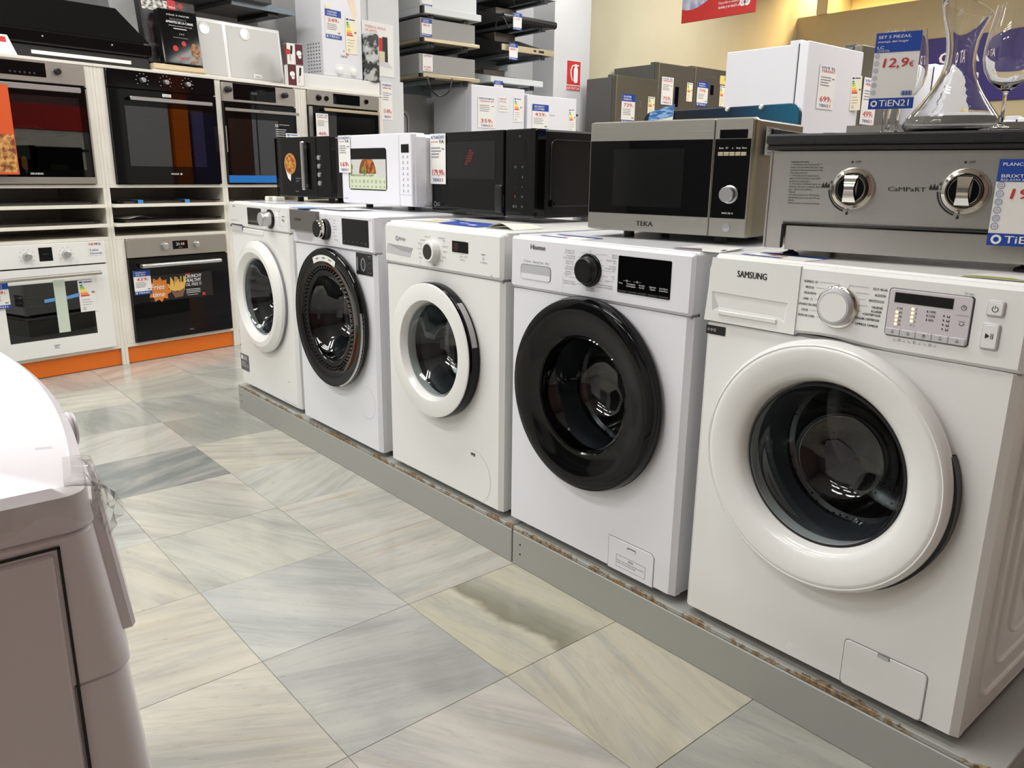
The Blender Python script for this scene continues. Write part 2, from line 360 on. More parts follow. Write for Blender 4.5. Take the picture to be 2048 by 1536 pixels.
# ------------------------------------------------------------------ the room
m_wall_grey = two_tone('grey wall paint', (176, 177, 176), (184, 185, 184), 3, .3, .7, .6)
m_wall_white = two_tone('white wall paint', (206, 207, 208), (212, 213, 214), 3, .3, .7, .55)
m_wall_yellow = two_tone('cream wall paint', (208, 202, 172), (214, 208, 178), 2, .3, .7, .6)
m_wall_beige = two_tone('beige wall paint', (176, 164, 132), (184, 172, 140), 2, .3, .7, .6)
m_wall_pink = two_tone('dusty pink panel', (122, 92, 87), (114, 86, 81), 2, .3, .7, .6)
m_ceiling = M('ceiling white', (216, 214, 208), .8)
f = G().box(-6.5, 2.6, -7.6, 9.6, -.12, -.0022)
floor = struct(f, 'floor', m_grout)
tile_g = G().box(-.1994, .1994, -.1994, .1994, -.0018, 0, .0006)
tile_me = None
TONE = {  # column index k: x from -.197-.4(k+1) to -.197-.4k ; row j: y from -1.17+.4j ; colour and ochre strength
 (0, 1): (184, 185, 185, .0), (1, 1): (196, 198, 198, .15), (2, 1): (204, 204, 196, .2), (3, 1): (206, 204, 196, .2), (4, 1): (132, 138, 140, 0), (5, 1): (203, 201, 195, .1), (6, 1): (164, 166, 162, .1), (7, 1): (206, 203, 190, .3),
 (-1, 2): (208, 204, 188, .35), (0, 2): (206, 203, 184, .3), (1, 2): (198, 196, 190, .9), (2, 2): (202, 200, 194, .9), (3, 2): (202, 204, 198, .35), (4, 2): (208, 204, 192, .2), (5, 2): (172, 174, 168, .2), (6, 2): (168, 170, 166, .1), (7, 2): (190, 188, 178, .2), (8, 2): (203, 196, 184, .3),
 (-1, 0): (214, 208, 200, .9), (0, 0): (212, 208, 198, .4), (1, 0): (208, 202, 190, .5), (2, 0): (204, 200, 188, .3), (3, 0): (196, 198, 196, .2), (-1, 1): (214, 209, 206, .3), (-2, 1): (216, 206, 176, .4)}
VEIN = {(0, 1): 72, (1, 1): 40, (2, 1): 24, (3, 1): 34, (4, 1): 112, (1, 2): 90, (2, 2): 88, (1, 0): 80, (0, 0): 60, (-1, 2): 165, (0, 2): 10, (3, 2): 120, (4, 2): 60}
for j in range(-3, 24):
    for k in range(-5, 15):
        near = -2 <= j <= 8 or k > 3
        if not (-1 <= j <= 10): continue
        cx, cy = -.397 - .4*k, -.97 + .4*j
        if cx < -4.5 and cy < 2: continue
        if tile_me is None: o = tile_g.build('tile', m_marble, floor); tile_me = o.data
        else:
            o = bpy.data.objects.new('tile', tile_me); C.objects.link(o); o.parent = floor
        o.location = (cx, cy, random.uniform(-.0002, .0002)); rr = random.random()
        if (k, j) == (0, 2): o.material_slots[0].link = 'OBJECT'; o.material_slots[0].material = m_marble_stain
        o.pass_index = VEIN.get((k, j)) or random.choice((15, 22, 30, 66, 74, 84, 100, 118))
        o.color = tuple(lin(TONE[(k, j)][:3])[:3]) + (TONE[(k, j)][3],) if (k, j) in TONE else tuple(lin((200-30*rr, 199-28*rr, 190-22*rr))[:3]) + (.3*random.random(),)
def oriented(fr, x0, x1, y0, y1, z0, z1): return G().box(x0, x1, y0, y1, z0, z1).xf(lambda x, y, z: fr.w(x, y, z))
struct(oriented(OV, -7.5, 1.30, .62, .72, 0, CEIL), 'wall_left', m_wall_grey)
wp = oriented(OV, 1.31, 1.605, .13, .72, 1.736, CEIL); lo = oriented(OV, 1.31, 1.532, .02, .72, 0, 1.7355); wp.add(lo.v, lo.f)
struct(wp, 'wall_panel', m_wall_white)
struct(oriented(OV, 1.19, 1.309, .14, .72, 1.64, CEIL), 'trim_2', m_wall_white)
struct(G().box(-5.32, -5.2, 1.9, 4.12, 0, CEIL), 'wall_niche', m_wall_grey)
struct(G().box(-5.2, -4.9, 4.12, 4.60, 0, CEIL), 'wall_pillar', m_wall_white)
struct(G().box(-5.32, -5.2, 4.60, 10.2, 0, 4.2), 'wall_back', m_wall_yellow)
struct(G().box(-5.2, 2.6, 8.75, 8.87, 0, 3.115), 'wall_rear', m_wall_beige)
struct(G().box(2.5, 2.62, -7.6, 9.6, 0, CEIL), 'wall_right', m_wall_pink)
struct(G().box(-6.5, 2.6, -7.7, -7.58, 0, CEIL), 'wall_front', M('far shop wall', (118, 118, 118), .6))
struct(G().box(-6.5, 2.6, -7.6, 8.75, CEIL, CEIL+.08), 'ceiling', m_ceiling)
struct(G().box(-5.32, 2.6, 8.75, 10.2, 4.2, 4.28).box(-5.2, 2.6, 10.1, 10.2, 3.0, 4.2), 'wall_recess', m_wall_yellow)
struct(G().box(-4.93, -4.78, 8.72, 8.87, 3.115, 4.2), 'trim_1', m_wall_yellow)
for i, (fx, fy) in enumerate(FIXTURES):
    t = empty('ceiling_light', (fx, fy, CEIL), 0, 'white ceiling batten light with three tubes', 'ceiling light', 'ceiling lights over the shop floor')
    G().box(-.64, .64, -.24, .24, -.05, -.001).build('housing', m_lamp, t)
# ------------------------------------------------------------------ plinth under the washing machines
def plinth(x0, x1, label):
    t = empty('display_plinth', (x0, 0, 0), 0, label, 'plinth', 'grey plinths under the washing machines')
    w = x1-x0
    o = G().box(0, w, 0, 1.3, 0, .012, .0015).build('top_board', m_plinth_top, t, (0, -.008, .104))
    G().box(.001, w-.001, -.010, .010, .0, .1035, .002).build('front_board', m_plinth, t)
    G().box(w-.02, w, .010, 1.28, 0, .1035).build('end_board', m_plinth, t)
    G().box(0, .02, .010, 1.28, 0, .1035).build('end_board', m_plinth, t)
    for z in (.04, .07): G().cyl(.035, z, .003, -.0108, -.009, 10).build('screw', m_gap, t)
plinth(-2.61, -.606, 'long grey chipped plinth under the three farthest washing machines')
plinth(-.603, .672, 'grey chipped plinth under the black door machine and the nearest machine')
# ------------------------------------------------------------------ washing machines
W = .595; PZ = .116
def washer_shell(t, ztop, zs, cx, cz, rh, mat, pm, cp_pts=None, cp_y=-.004, top_h=.03, dep=.56, cp_b=.006):
    """body, top panel, lower front with its round opening, control panel, feet. z is measured from the plinth."""
    b = G()
    z0, z1 = .022, ztop-.006
    b.add([(.0008, .029, z0), (.0008, dep, z0), (.0008, dep, z1), (.0008, .029, z1)], [(0, 3, 2, 1)])
    b.add([(W-.0008, .029, z0), (W-.0008, dep, z0), (W-.0008, dep, z1), (W-.0008, .029, z1)], [(0, 1, 2, 3)])
    b.add([(0, dep, z0), (W, dep, z0), (W, dep, z1), (0, dep, z1)], [(0, 3, 2, 1)])
    b.add([(0, .03, z0), (W, .03, z0), (W, dep, z0), (0, dep, z0)], [(0, 1, 2, 3)])
    b.build('body', mat, t)
    G().box(.0004, W-.0004, .016, dep+.004, ztop-top_h, ztop, .006).build('top_panel', mat, t)
    G().plate_hole(0, W, .02, zs-.0015, cx, cz, rh, 0, .03, .012).build('front_panel', mat, t)
    G().box(.003, W-.003, .004, .028, zs-.004, zs+.004).build('seam', m_seam, t)
    pts = cp_pts or rrect(0, W, zs+.001, ztop-.001, .01, 4)
    G().prism(pts, cp_y, .03, cp_b).build('control_panel', pm, t)
    for x in (.05, W-.05):
        for y in (.05, dep-.05):
            G().lathe(x, y, [(0, 0), (.020, 0), (.022, .006), (.012, .012), (.012, .024), (0, .024)], 16, 'z', True).build('foot', m_grey_pl, t)
def drum(t, cx, cz, r=.2, ro=.158, y0=.02):
    g = G().lathe(cx, cz, [(ro+.012, y0-.004), (ro+.02, y0+.02), (ro+.004, y0+.035), (ro-.002, y0+.055), (ro-.01, y0+.075), (ro-.004, y0+.09), (ro+.02, y0+.10), (r+.03, y0+.10)], 72)
    g.build('gasket', m_rubber, t)
    G().lathe(cx, cz, [(ro-.012, y0+.108), (ro-.004, y0+.10), (r-.01, y0+.108), (r, y0+.13), (r, .42), (r-.03, .44), (.05, .43), (0, .42)], 72).build('drum', m_drum, t)
    for k in range(3):
        a = R(80+120*k); g = G()
        ca, sa = math.cos(a), math.sin(a)
        g.box(-.028, .028, y0+.13, .41, -r+.0, -r+.055, .012).xf(lambda x, y, z: (cx+x*ca-z*sa, y, cz+x*sa+z*ca)).build('drum_paddle', m_silver, t)
    G().box(.02, W-.02, .5, .52, .05, .78).build('inner_back', m_gap, t)
def bowl(cx, cz, r, y0, depth=.10, bulge=.006):   # glass of a porthole: slightly domed rim, then a deep bowl into the drum
    return G().lathe(cx, cz, [(r, y0), (r-.006, y0-.004), (r*.95, y0+.003), (r*.88, y0+depth*.17), (r*.79, y0+depth*.40), (r*.70, y0+depth*.66), (r*.60, y0+depth*.86), (r*.46, y0+depth*.98), (r*.25, y0+depth*1.04), (0.0005, y0+depth*1.06)], 80)
def knob(t, cx, cz, r, y0, h, mat, ring=None, cap=None, capmat=None, taper=.92):
    if ring: G().lathe(cx, cz, [(r*1.16, y0), (r*1.16, y0-.004), (r*1.06, y0-.006), (r*.9, y0-.006)], 40).build('knob_ring', ring, t)
    o = G().lathe(cx, cz, [(r*.98, y0), (r, y0-.003), (r*taper, y0-h+.003), (r*taper-.003, y0-h), (0, y0-h)], 44).build('program_knob', mat, t)
    if cap: G().disc(cx, cz, cap, y0-h-.0006, 36).build('knob_face', capmat, o)
    return o
Y_P = -.0052   # print just proud of a control panel whose face is at -.004
# --- nearest machine: white porthole ring, grey display
t = empty('washing_machine', (0, -.002, PZ), 0, 'nearest white washing machine with white porthole ring and grey lit display', 'washing machine')
zs, ztop = .687, .824
cpp = [(.0, zs+.001), (.208, zs+.001), (.212, .692), (.255, .6945), (.29, .694), (.32, .691), (.345, zs+.002), (.38, zs), (W, zs), (W, ztop-.016), (W-.008, ztop-.004), (.02, ztop-.004), (.008, ztop-.012), (.002, ztop-.03)]
washer_shell(t, ztop, zs, .296, .452, .19, m_enamel, m_plastic, cpp, -.005)
g = G(); n = 30   # black arc painting the shaded hand hold gap at the ring's right edge
for i in range(n+1):
    a = R(-60+80*i/n); e = .006*math.sin(math.pi*i/n)**.6
    for r, y in ((.232, -.002), (.2405+e, -.003), (.2405+e, -.024), (.234, -.030)): g.v.append((.296+r*math.cos(a), y, .453+r*math.sin(a)))
for i in range(n): g.f += [(4*i+k, 4*i+4+k, 4*i+5+k, 4*i+1+k) for k in range(3)]
g.build('hand_hold_shade', m_black, t)
d = G().lathe(.296, .453, [(.20, .0), (.234, -.012), (.2405, -.019), (.2405, -.031), (.2375, -.0405), (.2318, -.0456), (.2293, -.0444), (.2262, -.0464), (.221, -.0470), (.200, -.0442), (.182, -.0392), (.1715, -.0342), (.1655, -.0265), (.160, -.011), (.1575, .002), (.157, .02)], 110).build('door', m_plastic, t)
bowl(.297, .451, .157, -.006, .11).build('door_glass', m_glass_door, d)
G().lathe(.297, .451, [(.1575, -.008), (.1575, -.0135), (.153, -.0135)], 90).build('glass_seal', m_rubber_blk, d)
drum(t, .297, .45, .225, .15)
g = G(); zt = ztop-.006
O = [(.002, .6885), (.2095, .700), (.2095, zt), (.012, zt)]; O = [(.002, .6885), (.2085, .6885), (.2095, zt), (.012, zt)]
I = [(.020, .7105), (.186, .7085), (.190, .7465), (.016, .7495)]; B_ = [(.034, .7185, -.005), (.170, .717, -.005), (.170, .735, .016), (.034, .738, .016)]
g.add([(x, 0, z) for x, z in O]+[(x, -.0075, z) for x, z in O]+[(x, -.0075, z) for x, z in I]+[(x, y, z) for x, z, y in B_], [(k*4+i, k*4+(i+1) % 4, (k+1)*4+(i+1) % 4, (k+1)*4+i) for k in range(3) for i in range(4)]+[(12, 13, 14, 15)])
dr = g.build('detergent_drawer', m_plastic, t, sharp=25)
G().box(.036, .17, -.0105, -.0078, .704, .713, .002).build('grip_lip', m_plastic, dr)
g = G(); text(g, 'SAMSUNG', .074, .785, .0125, -.0083, bold=.05, w=.066); g.build('lettering', m_ink, dr)
kx, kz = .288, .753
G().lathe(kx, kz, [(.0385, -.005), (.0385, -.010), (.034, -.013), (.032, -.013)], 56).build('knob_ring', m_chrome, t)
knob(t, kx, kz, .034, -.006, .017, m_lightgrey, None, .026, m_plastic, .93)
lab = G(); ln = G()
for s_, x, z, al in (("RÁPIDO 15'", .245, .790, 'R'), ('MEZCLA', .238, .7795, 'R'), ('DELICADOS', .244, .769, 'R'), ('LANA', .230, .758, 'R'), ('LAVADO EN FRÍO', .2485, .7475, 'R'), ('COLOR', .231, .737, 'R'), ('ROPA DE CAMA', .245, .7265, 'R'),
                    ('ECO 40-60', .373, .790, 'R'), ('ALGODÓN', .3715, .7795, 'R'), ('SINTÉTICOS', .370, .769, 'R'), ('HIGIENE', .369, .758, 'R'), ('ACLARAR', .368, .751, 'R'), ('+CENTRIFUGAR', .367, .7445, 'R'), ('DESAGUAR / CENTRIFUGAR', .366, .736, 'R'), ('LIMPIEZA TAMBOR', .365, .7255, 'R')):
    text(lab, s_, x, z, .0043, -.0056, al, bold=.03, w=len(s_)*.0027 if len(s_) < 20 else .045)
for x0, x1, z in ((.249, .286, .793), (.242, .270, .782), (.248, .258, .7715), (.2425, .252, .7605), (.234, .252, .7395), (.249, .262, .729), (.305, .340, .793), (.318, .342, .782), (.325, .337, .7715), (.325, .343, .7605), (.325, .331, .75), (.311, .324, .728)):
    ln.quad(x0, x1, z-.0003, z+.0003, -.0056)
ln.quad(.2858, .2864, .788, .793, -.0056); ln.quad(.3042, .3048, .788, .793, -.0056); text(lab, '⌂', .2335, .758, .005, -.0056)
lab.build('programme_lettering', m_ink, t); ln.build('programme_lines', m_ink_grey, t)
G().prism(rrect(.377, .5135, .7155, .7985, .006), -.0065, -.004, .001).build('display_frame', M('display rim grey', (84, 84, 90), .3, metal=.5), t)
dp = G().prism(rrect(.379, .5115, .7172, .7968, .005), -.0078, -.005, .0008).build('display', M('display grey', (206, 200, 204), .25), t)
G().quad(.3885, .483, .7745, .7915, -.0084).build('display_screen', m_black_glass, dp)
g = G()
for i in range(5): g.prism(rrect(.3795+i*.0262, .4045+i*.0262, .7178, .7295, .002), -.0092, -.0078, .0008)
g.build('touch_button', m_lightgrey, dp)
pr = G(); lit = G()
for i, s_ in enumerate(('90', '60', '40', '30', '20')):
    z = .763-i*.0068; text(pr, s_, .3985, z, .0038, -.0084, bold=.01); (lit if i else pr).disc(.3955, z+.002, .0023 if i else .001, -.0085, 12)
for i, s_ in enumerate('54321'):
    z = .7645-i*.0068; text(pr, s_, .4255, z, .0038, -.0084, bold=.01); (lit if i < 4 else pr).disc(.421, z+.002, .0023 if i < 4 else .001, -.0085, 12)
for i, s_ in enumerate(('1400', '1200', '800')): text(pr, s_, .448, .764-i*.007, .0038, -.0084, bold=.01); pr.quad(.444, .4456, .764-i*.007, .7675-i*.007, -.0084)
for i in range(4):
    z = .7615-i*.0072; pr.quad(.4705, .4722, z-.001, z+.002, -.0084); pr.ring(.4785, z+.001, .0024, .0014, -.0084, R(150), R(390), 10); pr.quad(.476, .481, z-.0016, z-.0010, -.0084)
pr.ring(.4995, .779, .0042, .0034, -.0084); pr.quad(.4992, .4998, .779, .7825, -.0084); pr.quad(.4995, .502, .7787, .7793, -.0084); pr.quad(.4895, .5085, .7662, .7666, -.0084)
pr.ring(.4995, .7535, .004, .003, -.0084, R(170), R(370), 10); pr.quad(.495, .504, .756, .7568, -.0084)
for i in range(5):
    x = .3925+i*.0262; pr.ring(x, .724, .0026, .0018, -.0094, 0 if i == 2 else R(170), R(360 if i == 2 else 370), 12); pr.quad(x-.0004, x+.0004, .7235, .7275, -.0094)
pr.build('display_lettering', m_ink, dp); lit.build('indicator_light', M('indicator glow', (255, 214, 150), .4, emit=1.6), dp)
g = G(); text(g, '*(3 seg.)', .495, .8005, .0032, -.0056)
for i in range(3):
    x = .404+i*.0255; g.ring(x, .7105, .0022, .0015, -.0056); g.quad(x-.0095, x-.005, .7088, .7092, -.0056); g.quad(x+.005, x+.0095, .7088, .7092, -.0056); g.quad(x-.0095, x-.0091, .7088, .7115, -.0056); g.quad(x+.0091, x+.0095, .7088, .7115, -.0056)
g.build('hint_lettering', m_ink_grey, t)
for nm, x0, x1, z0, z1 in (('power_button', .5315, .5585, .7705, .7965), ('start_button', .5295, .557, .7175, .7605)):
    bo = G().prism(rrect(x0, x1, z0, z1, .005), -.0085, -.004, .002).build(nm, m_lightgrey, t)
    fb = G().prism(rrect(x0+.003, x1-.003, z0+.003, z1-.003, .003), -.0093, -.008, .0006).build('button_face', m_plastic, bo)
    g = G()
    if nm == 'power_button': g.ring(.545, .783, .0048, .0038, -.0099, R(120), R(420), 20); g.quad(.5445, .5455, .7835, .789, -.0099)
    else: g.add([(.537, -.0099, .7355), (.537, -.0099, .7445), (.5435, -.0099, .74)], [(0, 2, 1)]); g.quad(.545, .546, .7355, .7445, -.0099); g.quad(.5475, .5485, .7355, .7445, -.0099)
    g.build('button_symbol', m_ink, bo)
G().quad(.005, .052, .6595, .678, -.0012).build('sticker', m_black, t)
g = G()
for i in range(3): g.ring(.0115+i*.0075, .669, .003, .0022, -.0018, 0, 2*math.pi, 4 if i < 2 else 14)
g.build('sticker_print', m_white_ink, t)
fc = G().prism(rrect(.380, .534, .018+.005, .119, .009), -.0025, .01, .0015).build('filter_cover', m_enamel, t)
G().prism(rrect(.3785, .5355, .0215, .1205, .0095), -.0006, .004).build('filter_gap', m_seam, t)
G().prism(rrect(.4445, .4665, .1125, .1195, .001), -.0034, -.002).build('filter_latch', m_seam, fc)
G().prism(rrect(.446, .465, .1135, .1185, .001), -.004, -.003).build('filter_latch_face', m_lightgrey, fc)
g = G()   # pressed ribs on the side sheet
for k in range(4):
    ins = .05+k*.052; y0, y1, z0, z1 = .03+ins, .56-ins*.6, .02+ins*.9, .78-ins*.6
    if y1-y0 < .05: continue
    g.tube([(W-.0015, y, z) for y, z in rrect(y0, y1, z0, z1, .035, 4)], .006, 8, closed=True)
g.build('pressed_rib', m_enamel, t)
# --- second: glossy black porthole, black display
t = empty('washing_machine', (-.6295, -.003, PZ), 0, 'white washing machine with glossy black porthole door beside the nearest machine', 'washing machine')
zs, ztop = .686, .823
washer_shell(t, ztop, zs, .297, .452, .19, m_enamel_cool, m_plastic_cool, rrect(0, W, zs+.001, ztop-.002, .009, 4), -.004, cp_b=.007)
d = G().lathe(.298, .452, [(.19, .003), (.236, -.004), (.2425, -.012), (.2425, -.024), (.238, -.036), (.226, -.042), (.205, -.040), (.185, -.034), (.165, -.028), (.15, -.026), (.1465, -.022), (.146, .02)], 110).build('door', m_black_gloss, t)
G().lathe(.298, .452, [(.2435, -.010), (.2435, -.0145), (.2405, -.0145)], 100).build('door_rim', m_black_soft, d)
bowl(.298, .454, .1465, -.018, .12).build('door_glass', m_glass_dark, d)
drum(t, .298, .452, .22, .145)
g = G(); text(g, 'Hisense', .081, .792, .0120, -.0052, bold=.04, w=.055); g.build('lettering', m_ink, t)
dr = G().prism(rrect(.043, .158, .713, .7515, .009), -.0046, -.002, .0).build('drawer_grip', m_gap, t)
G().prism(rrect(.0445, .1565, .7135, .7505, .008), -.0048, -.002, .0).build('grip_hollow', M('hollow grip', (186, 186, 192), .4), dr)
G().prism([(.05, .7137), (.151, .7137), (.1562, .7185), (.1562, .728), (.0447, .728), (.0447, .7185)], -.0054, -.004).build('grip_lip', m_plastic_cool, dr)
G().quad(.2015, .2019, zs+.004, .735, -.0046).build('drawer_joint', m_seam, t)
g = G(); text(g, '□ Steam   Allergy Care   8 kg', .056, .7575, .0052, -.0052, bold=.005, w=.094); 
for s_, s2, x, z, al in (('Enxaguar Auto', 'Auto enxágue ♡', .2405, .797, 'R'), ('Cottons Rapid', 'Cottons speed wash', .2425, .784, 'R'), ('Ropa Oscura', 'Roupa escura', .239, .771, 'R'), ('Ropa Deportiva', 'Roupa Desportiva', .246, .758, 'R'), ('Plumíferos', 'Acolchoados', .233, .7455, 'R'), ('20°', '', .218, .735, 'R'), ('Limpieza de Tambor', 'Limpeza do Tambor', .247, .7225, 'R'),
                     ('Algodón', 'Algodão', .380, .797, 'R'), ('Algodón Color', 'Cor', .3775, .784, 'R'), ('Eco 40-60', 'Ecológico 40-60', .3765, .7705, 'R'), ('Mix', '', .374, .760, 'R'), ('Lana', 'Lã', .373, .748, 'R'), ("Algodón 15'", '', .370, .736, 'R'), ('Aclarado+Centrifugado', 'Enxaguar+Centrifugação', .369, .725, 'R'), ('Centrifugado', 'Centrifugação', .2975, .7135, 'C')):
    text(g, s_, x, z+.0006, .0036, -.0048, al); s2 and text(g, s2, x, z-.0048, .0036, -.0048, al)
text(g, 'Off', .293, .801, .0036, -.0048, 'C'); g.build('programme_lettering', m_ink_grey, t)
g = G()
for x0, x1, z in ((.262, .282, .7975), (.250, .262, .785), (.243, .257, .7715), (.249, .256, .759), (.237, .258, .746), (.221, .263, .735), (.25, .27, .7215), (.311, .348, .7975), (.325, .332, .785), (.331, .338, .772), (.331, .366, .761), (.329, .352, .748), (.318, .336, .736)): g.quad(x0, x1, z-.0003, z+.0003, -.0047)
g.quad(.2817, .2823, .788, .7975, -.0047); g.quad(.3108, .3114, .79, .7975, -.0047); g.quad(.2697, .2703, .7215, .726, -.0047); g.quad(.2935, .2941, .792, .796, -.0047); g.build('programme_lines', m_seam, t)
knob(t, .292, .758, .034, -.004, .024, m_black, m_black_gloss, .027, M('brushed black', (38, 38, 39), .3, metal=.6), .9)
dp = G().prism(rrect(.3835, .537, .7165, .8005, .003), -.0056, -.003, .0008).build('display', m_black_glass, t)
g = G()
for s_, s2, x in (('Temp.', '', .3945), ('Centrifugado', 'Centrifugação', .426), ('Final Dif.', 'Fim Dif.', .458), ('Opciones', 'Opções', .489), ('Inicio/Pausa', 'Iniciar/Pausa', .520)):
    text(g, s_, x, .7375, .0034, -.0062, 'C'); s2 and text(g, s2, x, .7325, .0034, -.0062, 'C')
for x in (.413, .444): g.ring(x, .7455, .0025, .0017, -.0062, 0, 2*math.pi, 6); g.quad(x-.011, x-.004, .7452, .7456, -.0062); g.quad(x+.004, x+.011, .7452, .7456, -.0062)
g.build('display_lettering', m_white_ink, dp)
for i in range(5): G().prism(rrect(.3855+i*.0302, .4135+i*.0302, .718, .7225, .001), -.0062, -.005, .0004).build('touch_button', m_black_soft, dp)
fc = G().prism([(.392, .0215), (.5365, .0215), (.5365, .098), (.528, .1065), (.392, .1065)], -.0022, .01, .0012).build('filter_cover', m_enamel_cool, t)
G().prism([(.3905, .0205), (.538, .0205), (.538, .0985), (.5285, .108), (.3905, .108)], -.0005, .004).build('filter_gap', m_seam, t)
G().prism(rrect(.4535, .482, .0885, .0965, .003), -.0026, -.002).build('finger_slot', m_seam, fc)
G().prism(rrect(.456, .4815, .0875, .093, .0025), -.0034, -.002).build('finger_slot_lip', m_plastic_cool, fc)
g = G()
for a in ((.420, .5135, .0655, .0662), (.420, .5135, .0345, .0352), (.420, .4207, .0345, .0662), (.5128, .5135, .0345, .0662)): g.quad(*a, -.0026)
text(g, 'NOTE', .467, .0575, .0042, -.0026, 'C', bold=.03); text(g, 'Please clean the drain pump filter monthly,', .424, .0505, .0032, -.0026, w=.084); text(g, 'refer to the instruction book.', .424, .0445, .0032, -.0026, w=.06)
g.build('note_lettering', m_ink, fc)
# --- third: white flat ring with black side band
t = empty('washing_machine', (-1.2531, -.0093, PZ), 0, 'white washing machine with flat white porthole ring edged in black, third from the front', 'washing machine')
zs, ztop = .6945, .829
washer_shell(t, ztop, zs, .293, .455, .17, m_enamel, m_plastic, rrect(0, W, zs+.001, ztop-.006, .012, 4), -.004, top_h=.034, cp_b=.009)
d = G().lathe(.293, .455, [(.19, .002), (.207, -.004), (.2085, -.028), (.2045, -.038), (.19, -.038)], 100).build('door', m_black_gloss, t)
G().lathe(.292, .456, [(.2045, -.036), (.2045, -.0405), (.2032, -.042), (.2022, -.0424), (.1545, -.0424), (.1532, -.0418), (.1524, -.0405), (.1455, -.022), (.1445, -.0195), (.1435, -.015), (.1435, .01)], 100).build('door_ring', m_plastic, d, sharp=24)
bowl(.292, .456, .1435, -.018, .11).build('door_glass', m_glass_door, d)
g = G()
for k in range(15):
    a0 = R(12+k*2.6); a1 = R(12+(k+1)*2.6)
    g.add([(.293+.2088*math.cos(a), y, .455+.2088*math.sin(a)) for a in (a0, a1) for y in (-.010, -.029)], [(0, 2, 3, 1)])
g.build('door_handle', m_grey_pl, d)  # grey strip at the handle paints the reflection on the black band
drum(t, .293, .455, .21, .14)
G().prism([(.012, .729), (.15, .7235), (.165, .752), (.022, .759)], -.0046, -.003, .0).build('drawer_grip', m_lightgrey, t)
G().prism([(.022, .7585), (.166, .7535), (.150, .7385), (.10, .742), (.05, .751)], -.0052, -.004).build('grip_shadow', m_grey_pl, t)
g = G(); g.ring(.078, .7775, .0078, .0048, -.0052, R(60), R(400), 20); text(g, 'Balay', .089, .7735, .0095, -.0052, bold=.015, shear=.2, w=.038); g.build('lettering', m_ink_grey, t)
g = G()
for s_, x, z, al in (("Algodón 20°", .262, .793, 'R'), ('Eco 40-60', .234, .7815, 'R'), ('Sintéticos', .2195, .771, 'R'), ('Mix', .2155, .764, 'R'), ('Delicado', .2155, .755, 'R'), ('Lana', .2115, .741, 'R'), ('Rápido', .2185, .7285, 'R'), ('Antialergia 60°', .302, .794, 'L'), ('Off', .326, .787, 'L'), ("Express 15'", .3245, .7705, 'L'), ('Camisas', .3255, .756, 'L'), ('Deporte', .321, .7395, 'L'), ('Aclarar', .309, .7285, 'L'), ('Centrif.', .281, .713, 'C'), ('Temp.  Centrif.', .4065, .749, 'L'), ('Opciones', .4085, .7395, 'L')): text(g, s_, x, z-.002, .0042, -.0050, al, bold=.006)
text(g, 'Inicio/Pausa', .505, .7385, .0042, -.005, bold=.02); g.ring(.5165, .75, .003, .002, -.005); g.quad(.507, .5255, .761, .7632, -.005); text(g, '7kg', .548, .705, .0048, -.005, bold=.01); g.build('programme_lettering', m_ink_grey, t)
knob(t, .278, .752, .034, -.004, .024, m_plastic, None, .0225, M('dark knob face', (46, 44, 42), .35), .93)
dp = G().prism(rrect(.371, .447, .7585, .7905, .001), -.0055, -.003, .0006).build('display', m_black_glass, t)
G().quad(.378, .403, .7635, .785, -.0060).build('display_window', M('unlit red display', (52, 18, 20), .1), dp)
G().quad(.205, .2056, zs+.005, .722, -.0045).quad(.026, .228, .8165, .8172, -.0045).build('panel_joint', m_seam, t)
g = G(); g.ring(.463, .096, .0852, .0845, -.0006, R(-85), R(88), 40); g.build('filter_arc', m_seam, t)
G().prism(rrect(.455, .474, .160, .1685, .001), -.0012, .0).build('filter_latch', m_black_soft, t)
G().quad(.457, .472, .1615, .164, -.0018).build('filter_latch_face', m_lightgrey, t)
# --- fourth: black glass porthole, grey drawer front
t = empty('washing_machine', (-1.9053, -.0159, PZ), 0, 'white washing machine with black glass porthole and dark grey drawer front', 'washing machine')
zs, ztop = .7155, .8405
washer_shell(t, ztop, zs, .297, .462, .20, m_enamel_cool, m_plastic_cool, rrect(0, W, zs+.001, ztop-.004, .006, 4), -.004, cp_b=.005)
d = G().lathe(.299, .462, [(.20, .002), (.248, -.006), (.2535, -.014), (.2535, -.024), (.247, -.032), (.20, -.0335), (.196, -.031), (.178, -.028), (.16, -.026), (.156, -.02), (.155, .015)], 110).build('door', m_black_glass, t)
G().lathe(.299, .462, [(.2545, -.018), (.2545, -.026), (.2488, -.0333), (.2475, -.033)], 100).build('door_rim', m_black_gloss, d)
g = G(); n = 26
for i in range(n+1):
    q = R(-72+84*i/n)
    for r, y in ((.2549, -.0245), (.2493, -.0338), (.2468, -.0338)): g.v.append((.299+r*math.cos(q), y, .462+r*math.sin(q)))
for i in range(n): g.f += [(3*i+k, 3*i+3+k, 3*i+4+k, 3*i+1+k) for k in range(2)]
g.build('silver_arc', m_silver, d)
g = G()
for k in range(64):
    a = 2*math.pi*k/64
    for r, q in ((.187, .0042), (.1775, .0036)):
        g.lathe(.299+r*math.cos(a+(.05 if q < .004 else 0)), .462+r*math.sin(a+(.05 if q < .004 else 0)), [(q, -.0275), (q*.6, -.0325), (0, -.0335)], 6)
o = g.build('stud_ring', m_black_gloss, d); o['kind'] = 'stuff'
g = G().ring(.299, .462, .197, .1962, -.0338, 0, 2*math.pi, 80); g.build('copper_line', M('copper line', (150, 92, 58), .3, metal=.8), d)
bowl(.299, .462, .1555, -.018, .12).build('door_glass', m_glass_dark, d)
ar = G().ring(.299, .462, .229, .207, -.0340, R(68), R(112), 16).build('arc_sticker', m_paper, d)
g = G()
